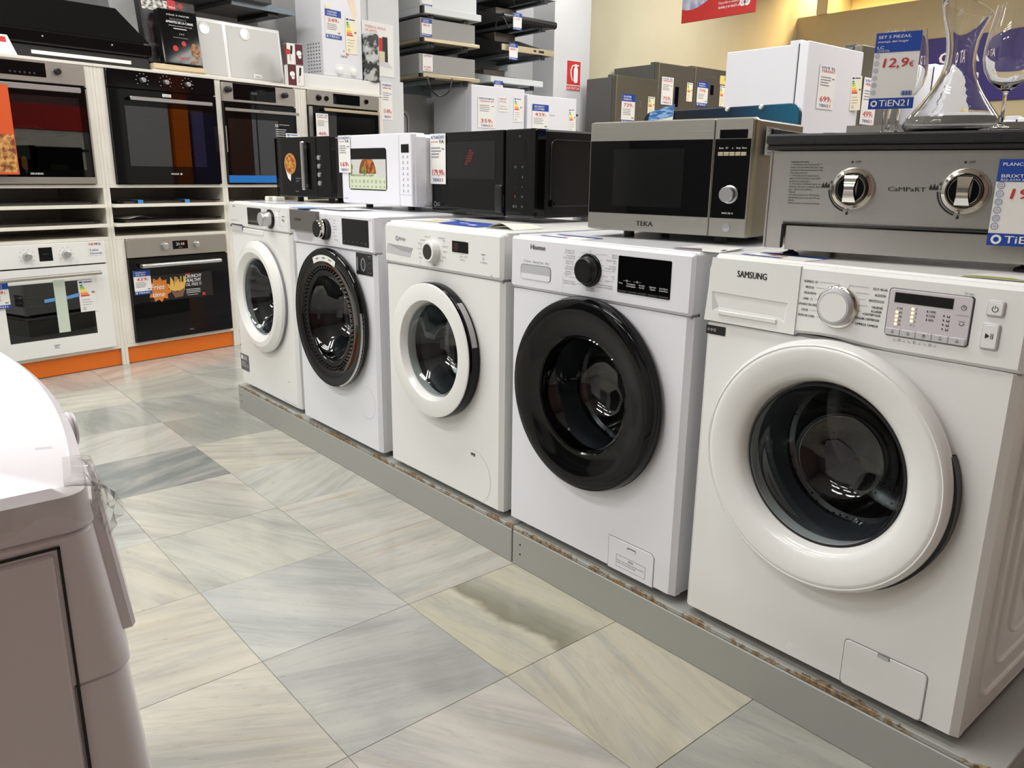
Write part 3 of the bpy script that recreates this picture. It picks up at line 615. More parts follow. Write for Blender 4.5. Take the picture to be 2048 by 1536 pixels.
for a, mm in ((103, 0), (90, 0), (78, 0)): g.ring(.299, .462, .221, .2165, -.0344, R(a-3), R(a+3), 5)
g.build('sticker_print', m_ink_grey, ar)
drum(t, .298, .462, .225, .155)
dr = G().prism(rrect(.005, .222, .764, .838, .002), -.016, -.002, .0015).build('detergent_drawer', M('dark grey drawer', (112, 108, 104), .3, metal=.4), t)
g = G(); text(g, 'TOSHIBA', .045, .7995, .0085, -.0166, bold=.02, w=.056); g.build('lettering', m_ink, dr)
G().prism([(.04, .728), (.155, .728), (.19, .764), (.018, .764)], -.0048, -.003).build('drawer_grip', m_lightgrey, t)
G().lathe(.271, .778, [(.037, -.004), (.037, -.016), (.033, -.018)], 40).build('knob_base', m_black_soft, t)
kb = knob(t, .262, .78, .033, -.014, .024, m_chrome, None, .029, m_black_glass, .94)
g = G()
for i, z in enumerate((.814, .803, .792, .782, .771, .759, .746)): text(g, ('Algodón', 'Mixto', "Rápido 15'", 'Eco 40-60', 'Lana', 'Delicado', 'Centrifugar')[i], .326, z-.002, .0042, -.0048)
for s_, x, z in (('Ropa', .23, .816), ('Off', .2725, .822), ('Vapor', .305, .816), ('Color', .228, .742), ('Tambor', .27, .728)): text(g, s_, x, z, .0042, -.0048, 'C')
text(g, '10 kg', .578, .822, .0042, -.0048, 'C')
for i in range(5): text(g, ('Temp', 'Centr', 'Op', 'Dif', 'Inicio')[i], .42+i*.033, .7195, .0038, -.0048, 'C')
g.build('programme_lettering', m_ink_grey, t)
dp = G().prism(rrect(.389, .566, .7345, .823, .002), -.0056, -.003, .0006).build('display', m_black_glass, t)
g = G()
for i in range(6): text(g, 'o*+^=#'[i], .405+i*.029, .7425, .008, -.0062, 'C')
g.build('display_lettering', m_ink_grey, dp)
st = G().quad(.472, .580, .6405, .7135, -.0012).build('capacity_sticker', m_black, t)
g = G(); text(g, '10', .478, .652, .047, -.0018, bold=.012, w=.058); g.build('sticker_number', m_ink_grey, st)
G().quad(.545, .5455, .6425, .7115, -.0018).ring(.562, .675, .011, .0098, -.0018).quad(.552, .573, .704, .707, -.0018).quad(.552, .573, .699, .7, -.0018).quad(.552, .573, .65, .6515, -.0018).build('sticker_print', m_ink_grey, st)
g = G().ring(.510, .187, .058, .0574, -.0006, R(-125), R(100), 36); g.build('filter_arc', m_seam, t)
# --- fifth and farthest: white porthole ring, silver knob
t = empty('washing_machine', (-2.5703, -.0002, PZ), 0, 'farthest white washing machine with white porthole ring and protruding silver knob', 'washing machine')
zs, ztop = .740, .846
washer_shell(t, ztop, zs, .30, .458, .19, m_enamel, m_plastic, rrect(0, W, zs+.001, ztop-.003, .006, 4), -.004, cp_b=.006)
G().prism(rrect(.004, .35, .716, .7375, .004), -.003, .0, .002).build('drawer_skirt', m_plastic, t)
d = G().lathe(.304, .457, [(.20, .0), (.234, -.006), (.237, -.014), (.2355, -.024), (.2345, -.0255), (.2115, -.040), (.2105, -.0404), (.1905, -.0412), (.1895, -.0408), (.1655, -.023), (.1645, -.0215), (.162, -.012), (.162, .01)], 110).build('door', m_plastic, t, sharp=16)
G().lathe(.304, .457, [(.2372, -.004), (.2376, -.011)], 100).build('door_gap', m_seam, d)
bowl(.303, .457, .162, -.012, .12).build('door_glass', m_glass_dark, d)
drum(t, .303, .457, .225, .158)
g = G(); text(g, 'Haier', .046, .824, .0085, -.0048, bold=.015, w=.03); text(g, 'DIRECT MOTION', .026, .7635, .0042, -.0048, w=.055); text(g, '8 KG', .094, .7625, .0042, -.0048)
for x, z, s_ in ((.395, .827, 'Algodón'), (.395, .816, 'Mix'), (.52, .822, 'Rápido'), (.521, .8115, 'Sintético'), (.522, .8005, 'Lana'), (.522, .79, 'Eco'), (.522, .7795, 'Color'), (.522, .769, 'Aclarar'), (.40, .752, '20°'), (.437, .743, 'Off'), (.548, .765, 'On'), (.572, .765, '>II')): text(g, s_, x, z-.002, .0042, -.0048, 'C')
text(g, '8kg', .552, .7855, .0105, -.0048, 'C', bold=.02); g.quad(.541, .565, .803, .806, -.0048); g.build('lettering', m_ink_grey, t)
gd = G().prism(rrect(.022, .142, .7215, .750, .004), -.0048, -.003).build('drawer_grip', m_lightgrey, t)
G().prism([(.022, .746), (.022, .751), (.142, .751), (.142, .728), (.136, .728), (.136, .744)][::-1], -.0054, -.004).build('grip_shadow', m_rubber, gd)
dp = G().prism(rrect(.205, .345, .757, .827, .002), -.0056, -.003, .0006).build('display', M('grey glossy display', (62, 58, 58), .08), t)
G().quad(.206, .344, .7575, .7665, -.0062).build('display_band', m_black, dp)
G().lathe(.434, .789, [(.038, -.003), (.038, -.009), (.03, -.0105)], 44).build('knob_ring', m_black_gloss, t)
knob(t, .434, .789, .03, -.006, .042, m_silver, None, .0265, m_grey_pl, .94)
st = G().quad(.0, .092, .083, .159, -.0012).build('warranty_sticker', M('sticker grey', (92, 92, 94), .5), t)
g = G(); g.quad(.008, .03, .134, .152, -.0018); lines(g, .036, .08, .148, 3, .006, -.0018, .002); lines(g, .008, .07, .12, 3, .008, -.0018, .0015); g.ring(.077, .106, .007, .0055, -.0018); g.build('sticker_print', m_white_ink, st)
G().quad(.449, .583, .0325, .0335, -.0006).quad(.495, .518, .121, .1225, -.0006).build('filter_joint', m_gap, t)
# --- machine on the near side of the aisle, seen from its end
NM = F((-.10, -1.215, 0), math.pi)
t = empty('washing_machine', (-.10, -1.212, 0), math.pi, 'white machine in the left foreground with bowed front and film on its top', 'washing machine')
HW = .4224
def bow(x): return .0445*(x/HW)**2 - .004*(1-abs(x)/HW)*0
BOW_DY = 0
def flare(z): return .118*(.85-max(z, .676))+.19*(max(.676, .42)-max(min(z, .676), .42))
def bowed(z0, z1, ins=0., push=0., side=0., back=.60, b=.006, cr=.018):
    ce = [cr*(1-math.cos(R(90*i/7))) for i in range(8)]; a_ = HW-side
    xs = [-a_+e for e in ce]+[-a_+cr+2*(a_-cr)*i/30 for i in range(1, 30)]+[a_-e for e in ce[::-1]]; pts = []
    for x in xs:
        e = min(x+HW-side, HW-side-x); y = bow(x)+push+(cr-math.sqrt(max(cr*cr-(cr-e)**2, 0)) if e < cr else 0); pts.append((x, y))
    loop = pts+[(HW-side, back), (-HW+side, back)]; n = len(loop); g = G(); vs = []; fs = []
    def inset(l, d): return [(x*(1-d/HW), y+(d if y < .3 else -d)) for x, y in l]
    lv = [(inset(loop, b), z1), (loop, z1-b), (loop, z0+b*.3), (inset(loop, b*.3), z0)]
    for l, z in lv: vs += [(x, y, z) for x, y in l]
    for k in range(3):
        for i in range(n): j = (i+1) % n; fs.append((k*n+i, (k+1)*n+i, (k+1)*n+j, k*n+j))
    fs.append(tuple(range(n))); fs.append(tuple(range(4*n-1, 3*n-1, -1)))
    g.add(vs, fs); return g.xf(lambda x, y, z: (x, y-flare(z)*(y < .2), z))
bowed(.812, .85, b=.007, cr=.016).build('top_panel', m_lilac, t)
bowed(.677, .8115, push=.002, side=.0005, b=.003, cr=.016).build('control_panel', m_lilac, t)
bowed(.03, .6765, push=.006, side=.003, b=.003, cr=.016).build('body', m_lilac, t)
G().box(-HW-.0022, -HW+.02, .070, .57, .055, .80, .004).build('side_sheet', m_lilac, t)
for z in (.812,): G().box(-HW-.0012, -HW+.01, .0668, .0688, .055, .803).box(-HW-.0012, -HW+.01, .0668, .572, .8015, .8035).build('sheet_gap', m_gap, t)
dd = G().prism(rrect(-.402, -.30, .700, .829, .006), -.009, .04, .003).xf(lambda x, y, z: (x, y+bow(x)-flare(z), z)).build('front_bezel', m_lilac, t)
g = G().lathe(-.185, .827, [(.019, .012), (.019, -.003), (.017, -.007), (.012, -.008), (0, -.008)], 40).xf(lambda x, y, z: (x, y+.008, z)); kb = g.build('program_knob', m_lilac, t)
for yy in (.010, .005): G().lathe(-.185, .827, [(.0193, yy), (.0193, yy-.0012)], 40).build('knob_line', m_grey_pl, kb)
for x in (-HW+.05, HW-.05):
    for y in (.09, .55): G().lathe(x, y, [(0, 0), (.024, 0), (.024, .012), (.012, .02), (.012, .036), (0, .036)], 16, 'z', True).build('foot', m_rubber_blk, t)
m_film = thin_glass('plastic film', (246, 245, 244), .14, 1.3)
rs = random.Random(5)
g = G(); n1, n2 = 22, 7
rows = []
for i in range(n1+1):
    x = -HW-.004+.075*(i/n1)**1.1
    y0 = bow(max(x, -HW))
    for j in range(n2+1):
        v = j/n2; out = .003+.014*math.exp(-((i/n1-.02)/.12)**2)*math.sin(v*3.0)
        rows.append((x-out*.8*(i < 5)+rs.uniform(-.004, .004)*(v > .05), y0-out-.003-flare(.85-.03*v)+rs.uniform(-.004, .004)*(0 < v < 1)+(.02*(1-v*3) if v < .34 else 0), .853-.045*max(0, v-.25)-.010*v*(i < 6)+rs.uniform(-.004, .004)*(v > .3)))
g.add(rows, [(i*(n2+1)+j, (i+1)*(n2+1)+j, (i+1)*(n2+1)+j+1, i*(n2+1)+j+1) for i in range(n1) for j in range(n2)])
g.build('protective_film', m_film, t, sharp=15)
g = G()
rows = []
n1, n2 = 24, 5
for i in range(n1+1):
    y = .03+.2*i/n1
    for j in range(n2+1):
        v = j/n2; w_ = (.012+.010*math.sin(i*.9))*v
        rows.append((-HW-.004-.002*math.sin(i*1.7)-rs.uniform(0, .003), y, .854-.02*v-w_*.6))
g.add(rows, [(i*(n2+1)+j, (i+1)*(n2+1)+j, (i+1)*(n2+1)+j+1, i*(n2+1)+j+1) for i in range(n1) for j in range(n2)])
g.build('protective_film', m_film, t, sharp=15)
g = G()   # bubbles where the film on the top has lifted
for k in range(12):
    x = rs.uniform(-.41, -.16); y = bow(x)+rs.uniform(.02, .17); a = rs.uniform(0, 3); L = rs.uniform(.008, .03)
    g.tube([(x+L*s*math.cos(a), y+L*s*math.sin(a)+.003*math.sin(s*9), .8505) for s in (0, .35, .7, 1)], rs.uniform(.0007, .0014), 6)
o = g.build('film_wrinkle', m_film, t); o['kind'] = 'stuff'
# ------------------------------------------------------------------ price tags and labels
EU = '€'
def big_tag(t, w, h, price, l1, l2, l3, l4, th=.0012, prz=None, icons=True, brand='TiEN21', small=True):
    """blue and white price card drawn in a local frame: x 0..w, z 0..h, face at y=0"""
    G().box(0, w, 0, th, 0, h).build('card', m_paper, t)
    y = -.0006
    G().quad(0, w, h*.745, h, y).build('header_band', m_blue, t); G().quad(0, w, 0, h*.145, y).build('footer_band', m_blue, t)
    y2 = -.0012; g = G()
    text(g, l1, w*.06, h*.925, h*.036, y2, bold=.025, w=min(w*.8, w*.055*len(l1))); text(g, l2, w*.06, h*.87, h*.028, y2, w=w*.042*len(l2)); text(g, l3, w*.06, h*.79, h*.038, y2, bold=.02, w=w*.07*len(l3))
    if l4: text(g, l4, w*.06, h*.755, h*.022, y2, w=w*.035*len(l4))
    text(g, brand, w*.24, h*.035, h*.085, y2, bold=.022, w=w*.66)
    g.ring(w*.125, h*.073, w*.075, w*.04, y2).build('white_lettering', m_white_ink, t)
    g = G(); text(g, price, w*.22, h*.55, h*.115, y2, bold=.03, shear=.12, w=w*.14*len(price)); text(g, EU, w*.22+w*.145*len(price), h*.55, h*.065, y2, bold=.03); g.build('price_lettering', m_red, t)
    if small:
        g = G()
        if icons:
            for i in range(6): g.ring(w*.075, h*(.70-i*.095), w*.052, w*.045, y2); g.ring(w*.075, h*(.70-i*.095), w*.026, w*.02, y2, 0, 6.283, 4 if i % 2 else 14)
        for i in range(11): g.quad(w*(.70+i*.022), w*(.70+i*.022+.008+.006*(i % 3)), h*.175, h*.235, y2)
        g.build('blue_print', m_blue_txt, t)
def small_tag(name, fr, x, z, w, h, price, label, group, style='blue', y=-.004, head=('SUPER', 'OFERTA'), rz=0., detail=True, cat='price tag'):
    t = empty(name, fr.w(x, y, z), fr.r+rz, label, cat, group)
    G().box(0, w, 0, .0012, 0, h).build('card', m_paper, t); a, b = -.0006, -.0012
    if style == 'blue':
        G().quad(0, w, h*.76, h, a).build('header_band', m_blue, t); G().quad(0, w, 0, h*.14, a).build('footer_band', m_blue, t)
        g = G()
        if head: text(g, head[0], w*.12, h*.89, h*.06, b, bold=.03, w=w*.6); text(g, head[1], w*.12, h*.80, h*.06, b, bold=.03, w=w*.6)
        text(g, 'TIEN21', w*.2, h*.035, h*.075, b, bold=.03, w=w*.66).ring(w*.1, h*.07, w*.06, w*.03, b); g.build('white_lettering', m_white_ink, t)
        pz = .58
    else:
        g = G(); text(g, head[0], w*.5, h*.90, h*.06, b, 'C', bold=.03, w=w*.86)
        if style == 'act': text(g, 'TIEN', w*.16, h*.05, h*.065, b, bold=.03, w=w*.42)
        else: text(g, 'TIEN', w*.16, h*.05, h*.06, b, bold=.03, w=w*.42)
        g.build('blue_lettering', m_blue_txt, t)
        g = G(); text(g, head[1], w*(.5 if style != 'act' else .3), h*.83, h*(.055 if style != 'act' else .035), b, 'C', bold=.03, w=w*(.8 if style != 'act' else .45)); text(g, '21', w*.6, h*.05, h*.065, b, bold=.03, w=w*.22); g.build('red_lettering', m_red, t)
        if style == 'act': g = G(); text(g, 'YA', w*.58, h*.81, h*.065, b, bold=.03, w=w*.34); g.build('black_lettering', m_ink, t)
        pz = .17
    g = G(); n = len(price); text(g, price, w*.16, h*pz, h*.12, b, bold=.02, w=w*(.58 if n < 5 else .68)); text(g, EU, w*(.77 if n < 5 else .86), h*pz, h*.06, b, bold=.02); g.build('price_lettering', m_red, t)
    if detail:
        g = lines(G(), w*.1, w*.72, h*(.50 if style == 'blue' else .72), 4, h*.06, b, h*.016); g.quad(w*.76, w*.92, h*(.2 if style == 'blue' else .69), h*(.24 if style == 'blue' else .71), b); g.build('fine_print', m_ink_grey, t)
    return t
E_COL = [(0, 140, 70), (80, 176, 60), (180, 206, 40), (250, 236, 60), (250, 190, 40), (238, 120, 40), (214, 44, 36)]
m_en = [M('energy band %d' % i, c, .6) for i, c in enumerate(E_COL)]
def energy(fr, x, z, w, h, label, y=-.003, rz=0., tilt=0., yellow=False, group='energy labels'):
    t = empty('energy_label', fr.w(x, y, z), fr.r+rz, label, 'energy label', group); t.rotation_euler.y = tilt
    G().box(0, w, 0, .0008, 0, h).build('card', M('cream label', (238, 232, 206), .6) if yellow else m_paper, t); b = -.0005
    G().quad(w*.08, w*.28, h*.91, h*.96, b).quad(w*.34, w*.85, h*.92, h*.95, b).build('blue_print', m_blue_txt, t)
    for i in range(7):
        z0 = h*(.82-i*.055); G().add([(w*.1, b, z0), (w*(.24+i*.06), b, z0), (w*(.30+i*.06), b, z0+h*.02), (w*(.24+i*.06), b, z0+h*.042), (w*.1, b, z0+h*.042)], [(0, 1, 2, 3, 4)]).build('energy_band', m_en[i], t)
    g = G().add([(w*.74, b, h*.6), (w*.80, b, h*.575), (w*.94, b, h*.575), (w*.94, b, h*.63), (w*.80, b, h*.63)], [(0, 1, 2, 3, 4)])
    lines(g, w*.15, w*.8, h*.38, 3, h*.08, b, h*.012); g.ring(w*.25, h*.1, w*.09, w*.06, b); g.build('fine_print', m_ink_grey, t)
    return t
# ------------------------------------------------------------------ microwaves on the washing machines
def mw_feet(t, w, d, h, r=.014):
    for x in (.09, w-.09):
        for y in (.06, d-.05): G().cyl(0, 0, r, 0, h, 14).xf(lambda a, b, c: (x+a, y+c, -b)).build('foot', m_black, t)
TK = F((-.4935, .1409, .9575), R(9.92))
t = empty('microwave', TK.l, TK.r, 'steel framed microwave with dark window and round silver knob', 'microwave')
w, h, D, dx = .436, .265, .30, .3425
G().box(.006, w-.004, .024, D, 0, h-.003, .004).build('body', M('microwave grey case', (150, 146, 138), .35, metal=.6), t)
G().box(0, w, .004, .032, 0, h, .006).build('front_rim', M('champagne edge', (172, 166, 138), .3, metal=.7), t)
do = G().prism(rrect(.002, dx-.0008, .002, h-.002, .005), -.003, .02, .0015).build('door', m_steel_warm, t)
G().quad(.0045, dx-.003, .0435, h-.0465, -.0036).build('door_window', m_black_glass, do)
G().quad(.075, .27, .062, h-.066, -.0042).build('window_mesh', M('oven mesh', (10, 10, 11), .12), do)
g = G(); text(g, 'TEKA', dx*.5, .0155, .0115, -.0042, 'C', bold=.03, w=.047); g.build('lettering', m_ink, do)
cp = G().prism(rrect(dx+.0008, w-.002, .002, h-.002, .005), -.003, .02, .0015).build('control_panel', m_steel_warm, t)
G().quad(dx+.003, w-.0045, .0435, h-.0465, -.0036).build('panel_glass', m_black_glass, cp)
G().quad(dx+.013, w-.014, h-.0455, h-.0265, -.0036).build('display', m_black_glass, cp)
for i in range(5): G().prism(rrect(dx+.0125+i*.0139, dx+.0255+i*.0139, .182, .190, .0008), -.0065, -.003, .001).build('push_button', m_gold, cp)
g = G()
for i, s_ in enumerate(('Auto', '%*', 'o', 'Stop', 'Start')): text(g, s_, dx+.019+i*.0139, .197, .004, -.0042, 'C')
text(g, 'MWE 225 G', dx+.046, .053, .0038, -.0042, 'C', bold=.01); g.build('panel_lettering', m_white_ink, cp)
kb = G().lathe(dx+.048, .097, [(.0205, -.003), (.0205, -.0055), (.0175, -.0065), (.0172, -.024), (.0155, -.026), (0, -.026)], 44).build('dial', m_silver, cp)
G().lathe(dx+.046, .0225, [(.0095, -.003), (.0095, -.0045), (0, -.0052)], 24).build('start_button', m_silver, cp)
mw_feet(t, w, D, .0175)
WM = F((-1.886, .193, .9755), R(3.74))
t = empty('microwave', WM.l, WM.r, 'white microwave with a food photo sticker in its window', 'microwave')
w, h, D, dx = .450, .2535, .35, .376
G().box(.004, w-.003, .05, D, .004, h-.004, .012).build('body', m_enamel_cool, t)
G().box(0, w, .0, .075, 0, h, .014).build('front_frame', m_plastic_cool, t)
do = G().prism(rrect(.001, dx-.001, .001, h-.001, .006), -.004, .02, .003).build('door', m_plastic_cool, t)
wx0, wx1, wz0, wz1 = .05, .30, .052, .204
G().prism(rrect(wx0, wx1, wz0, wz1, .012), -.0046, -.003).build('door_window', m_black_glass, do)
st = G().quad(wx0+.006, wx1-.004, wz0+.004, .164, -.0052).build('food_sticker', M('photo pale grey', (206, 204, 198), .4), do)
G().quad(wx0+.006, wx1-.004, wz0+.004, .100, -.0056).quad(wx0+.012, wx1-.06, .100, .112, -.0056).build('sticker_band', M('pale sage', (206, 216, 186), .4), st)
G().add([(.178+.055*math.cos(R(a)), -.0056, .112+.062*math.sin(R(a))) for a in range(-25, 206, 10) if .112+.062*math.sin(R(a)) < .164 or 1], [tuple(range(24))]).xf(lambda x, y, z: (x, y, max(.112, min(z, .1635)))).build('photo_bowl', M('photo bowl brown', (120, 72, 40), .4), st)
m_ph = two_tone('roast photo', (92, 40, 18), (196, 116, 48), 90, .4, .62, .4)
G().add([(.19+.038*math.cos(R(a)), -.006, max(.113, min(.126+.042*math.sin(R(a)), .162))) for a in range(0, 360, 15)], [tuple(range(24))]).build('photo_meat', m_ph, st)
G().disc(.152, .126, .012, -.0064, 14).disc(.16, .116, .009, -.0064, 14).disc(.068, .137, .012, -.0064, 14).disc(.066, .118, .010, -.0064, 14).build('photo_greens', M('photo greens', (120, 140, 60), .4), st)
g = G(); text(g, 'FRESH FOOD FAST & CRISPY', wx0+.015, .1025, .0068, -.0062, bold=.01, w=.155)
for i in range(9): x = wx0+.024+i*.0265; g.ring(x, .084, .006, .0045, -.0062, 0, 6.283, 4 if i % 3 else 12); g.quad(x-.006, x+.006, .066, .0672, -.0062); g.quad(x-.005, x+.004, .062, .0632, -.0062)
g.build('sticker_lettering', M('sage ink', (74, 92, 66), .5), st)
g = G(); text(g, 'Panasonic', .012, .017, .0045, -.0046, bold=.015, w=.03); g.build('lettering', m_ink_grey, do)
cp = G().prism(rrect(dx+.001, w-.002, .001, h-.001, .006), -.0035, .02, .003).build('control_panel', m_plastic_cool, t)
G().prism(rrect(dx+.013, w-.016, .186, .2145, .002), -.0041, -.003).build('display', m_black_glass, cp)
g = G()
for i in range(7):
    for x in (dx+.024, dx+.05): g.quad(x-.006, x+.005, .168-i*.0195, .1695-i*.0195, -.0041); g.quad(x-.003, x+.003, .1725-i*.0195, .1755-i*.0195, -.0041)
g.quad(dx+.002, w-.004, .0405, .0411, -.0041); g.build('keypad_print', m_ink_grey, cp)
mw_feet(t, w, D, .0165)
LGF = F((-1.4329, .3035, .9610), R(-.68))
t = empty('microwave', LGF.l, LGF.r, 'large glossy black microwave with a dark red emblem on its door', 'microwave')
w, h, D, dx = .563, .267, .40, .41
G().box(.003, w-.002, .03, D, 0, h-.002, .006).build('body', M('satin black case', (13, 13, 14), .42, spec=.3), t)
G().tube([(w-.0012, y, z) for y, z in rrect(.06, .40, .035, .235, .02, 3)], .0025, 6, True).build('side_rib', m_black, t)
G().lathe(.045, .085, [(.012, 0), (.012, -.003), (0, -.004)], 18).xf(lambda x, y, z: (w-.002-y, .02+x, z-.04)).build('side_cap', m_black_gloss, t)
do = G().prism(rrect(0, dx-.0015, 0, h, .004), -.004, .035, .003).build('door', m_black_glass, t)
G().prism(rrect(.08, .365, .115, .235, .006), -.0046, -.003).build('door_window', M('deep black window', (4, 4, 5), .12), do)
g = G(); g.ring(.022, .026, .0085, .0062, -.0048); text(g, 'LG', .033, .0205, .011, -.0048, bold=.02); g.build('lettering', m_silver, do)
g = G()
for k in range(6): g.quad(.200+.005*k, .232+.005*k-(k in (0, 5))*.012, .160+k*.0085, .167+k*.0085, -.0052)
g.build('red_emblem', M('dark red print', (84, 22, 26), .3), do)  # emblem is a plain dark red print on the door
hd = G().prism(rrect(.368, .404, .012, .098, .006), -.010, -.003, .003).build('door_handle', M('satin black handle', (30, 30, 32), .3), do)
G().prism(rrect(.376, .398, .03, .088, .004), -.0106, -.009).build('handle_hollow', m_black, hd)
cp = G().prism(rrect(dx+.001, w, 0, h, .008), -.002, .035, .006).build('control_panel', m_black_gloss, t)
G().prism(rrect(dx+.04, dx+.10, .175, .232, .002), -.0026, -.001).build('display', m_black_glass, cp)
g = G()
for i, (a, b) in enumerate((('UI', 'M'), ('-', '8'), ('-', '+'), ('', '10'), ('ECO', '10'))):
    text(g, a, dx+.055, .150-i*.030, .0075, -.0028, 'C'); text(g, b, dx+.09, .150-i*.030, .0075, -.0028, 'C')
text(g, 'o', dx+.075, .243, .009, -.0028, 'C'); g.build('keypad_lettering', m_ink_grey, cp)
g = G(); text(g, '8', dx+.055, .060, .0085, -.0028, 'C'); g.build('stop_symbol', m_red, cp)
mw_feet(t, w, D, .0042)
PZF = F((-2.537, .215, .985), R(8.1))
t = empty('microwave', PZF.l, PZF.r, 'black microwave with pizza sticker and vertical silver handle', 'microwave')
w, h, D, dx = .415, .2514, .33, .315
G().box(.004, w-.002, .02, D, 0, h-.003, .005).build('body', m_black, t)
do = G().prism(rrect(0, dx-.001, 0, h, .003), -.003, .025, .002).build('door', m_black_glass, t)
G().box(.228, .247, -.026, -.012, .03, h-.02, .004).box(.231, .244, -.013, -.002, .04, .055).box(.231, .244, -.013, -.002, h-.05, h-.035).build('door_handle', m_silver, do)
G().add([(.075, -.0036, .125), (.13, -.0036, .165), (.115, -.0036, .065), (.095, -.0036, .078)], [(0, 3, 2, 1)]).build('pizza_card', m_paper, do)
pz = G().disc(.118, .140, .045, -.0042, 30).build('pizza_crust', M('pizza crust', (186, 130, 66), .5), do)
G().disc(.118, .140, .037, -.0048, 30).build('pizza_topping', two_tone('pizza topping', (206, 160, 70), (150, 60, 30), 80, .4, .6, .5), pz)
g = G(); text(g, 'CAPTURE', .155, .075, .006, -.0042, bold=.02); lines(g, .155, .185, .069, 2, .005, -.0042, .0012); text(g, 'BALAY', .15, .02, .006, -.0042); g.build('lettering', m_ink_grey, do)
cp = G().prism(rrect(dx+.001, w, 0, h, .003), -.003, .025, .002).build('control_panel', m_black_gloss, t)
for z in (.165, .13, .095, .06): G().lathe(dx+.02, z, [(.0105, -.003), (.010, -.009), (0, -.0095)], 18).build('push_button', m_silver, cp)
mw_feet(t, w, D, .0225)
for x in (.03, .09): G().box(x, x+.03, -.07, -.02, -.0225, -.002, .004).xf(lambda a, b, c: tuple(PZF.w(a-.03, b, c))).build('foam_block', M('packing foam', (226, 224, 214), .8))
for i, o in enumerate([o for o in C.objects if o.name.startswith('foam_block')]):
    tag(o, ('small white foam block before the pizza microwave, left of its pair', 'small white foam block before the pizza microwave, right of its pair')[i], 'foam block', 'foam blocks under the pizza microwave')
# price tags hanging on the microwaves
small_tag('price_tag', WM, -.012, .115, .082, .138, '169', 'narrow price tag reading 169 on the white microwave', 'tags on microwaves', 'act', -.0075, ('ACTUALÍZATE', 'cocina más'))
small_tag('price_tag', LGF, -.002, .095, .094, .17, '179,99', 'narrow price tag reading 179,99 on the large black microwave', 'tags on microwaves', 'act', -.0075, ('ACTUALÍZATE', 'cocina más'))
small_tag('price_tag', TK, .4385, .185, .07, .062, '139', 'small white tag on the side of the steel microwave', 'tags on microwaves', 'plain', .06, ('Teka', 'micro'), rz=R(90), detail=False)
# dark glossy board with rounded top standing behind the steel microwave
m, tt, bb = nt_new('dark board with teal end'); tc = tt.nodes.new('ShaderNodeTexCoord'); sx = tt.nodes.new('ShaderNodeSeparateXYZ'); mr = ramp(tt, [(.25, (22, 26, 34)), (.6, (10, 40, 66)), (.95, (8, 92, 122))])
md = tt.nodes.new('ShaderNodeMath'); md.operation = 'DIVIDE'; md.inputs[1].default_value = .517
tt.links.new(tc.outputs['Object'], sx.inputs[0]); tt.links.new(sx.outputs['X'], md.inputs[0]); tt.links.new(md.outputs[0], mr.inputs['Fac']); tt.links.new(mr.outputs[0], bb.inputs['Base Color']); bb.inputs['Roughness'].default_value = .3
BD = F((-.672, .545, .9392), 0)
o = G().prism(rrect(0, .517, 0, .338, .03), 0, .012, .002).build('display_board', m, None, BD.l); tag(o, 'dark rounded board fading to teal behind the steel microwave', 'board')
for i, x in enumerate((.300, .405)): G().lathe(x, .344, [(.0001, -.007), (.005, -.006), (.007, -.001), (.007, .01)], 12).xf(lambda a, b, c: (a, b, c-.012)).build('white_knob', m_plastic, o)
g = G().add([(.022, -.003, .30), (.115, -.003, .31), (.12, -.003, .355), (.03, -.003, .338)], [(0, 1, 2, 3)]); o2 = g.xf(lambda a, b, c: tuple(BD.w(a, b, c))).build('leaflet', m_paper); tag(o2, 'small blue and white leaflet leaning on the dark board', 'leaflet')
G().add([(.022, -.0038, .31), (.115, -.0038, .322), (.12, -.0038, .355), (.03, -.0038, .338)], [(0, 1, 2, 3)]).xf(lambda a, b, c: tuple(BD.w(a, b, c))).build('leaflet_picture', two_tone('sea picture', (40, 96, 168), (150, 190, 220), 40, .45, .6, .4, stretch=(1, 1, 6)), o2)
# ------------------------------------------------------------------ gas griddle on the nearest machine
GR = F((.078, .067, .9565), R(12.68))
t = empty('gas_griddle', GR.l, GR.r, 'steel gas griddle with black top and two chrome knobs', 'griddle')
w, h, D = .496, .1865, .40
pan = [(0, 0), (.035, 0), (.035, .049), (.041, .053), (w-.041, .053), (w-.035, .049), (w-.035, 0), (w, 0), (w, h), (0, h)]
g = G()   # front sheet: upper field, two legs beside the tray slot
g.box(0, w, 0, .004, .053, h).box(0, .035, 0, .004, 0, .053).box(w-.035, w, 0, .004, 0, .053)
g.build('front_panel', m_steel_grill, t)
for x in (-.001, w-.003): G().box(x, x+.004, -.003, .38, 0, h, .001).build('side_panel', m_steel_grill, t)
G().box(.004, w-.004, .37, .38, 0, h).build('back_panel', m_steel, t); G().box(.004, w-.004, .006, .37, .056, .06).build('heat_shield', m_steel_dark, t)
G().tube([(.036, -.001, .002), (.036, -.001, .047), (.040, -.001, .0515), (w-.040, -.001, .0515), (w-.036, -.001, .047), (w-.036, -.001, .002)], .003, 8).build('slot_edge', m_black, t)
tr = G().box(.041, w-.041, .004, .007, -.002, .045).box(.05, w-.05, .006, .34, .0, .004).build('grease_tray', m_steel_grill, t)
G().box(-.008, w+.008, -.010, .395, h+.002, h+.012, .003).build('top_lip', m_black_soft, t)
G().box(-.010, w+.010, -.014, .40, h+.012, h+.032, .004).build('cooking_plate', M('cast iron black', (24, 23, 23), .5, gscale=160, grain=.3), t)
g = G()
g.box(-.008, -.002, 0, .39, h+.030, h+.044, .002).box(w+.002, w+.008, 0, .39, h+.030, h+.044, .002)
g.build('plate_edge', m_black_soft, t)
G().box(.03, w, .392, .396, h+.01, h+.068).build('splash_guard', m_steel, t)
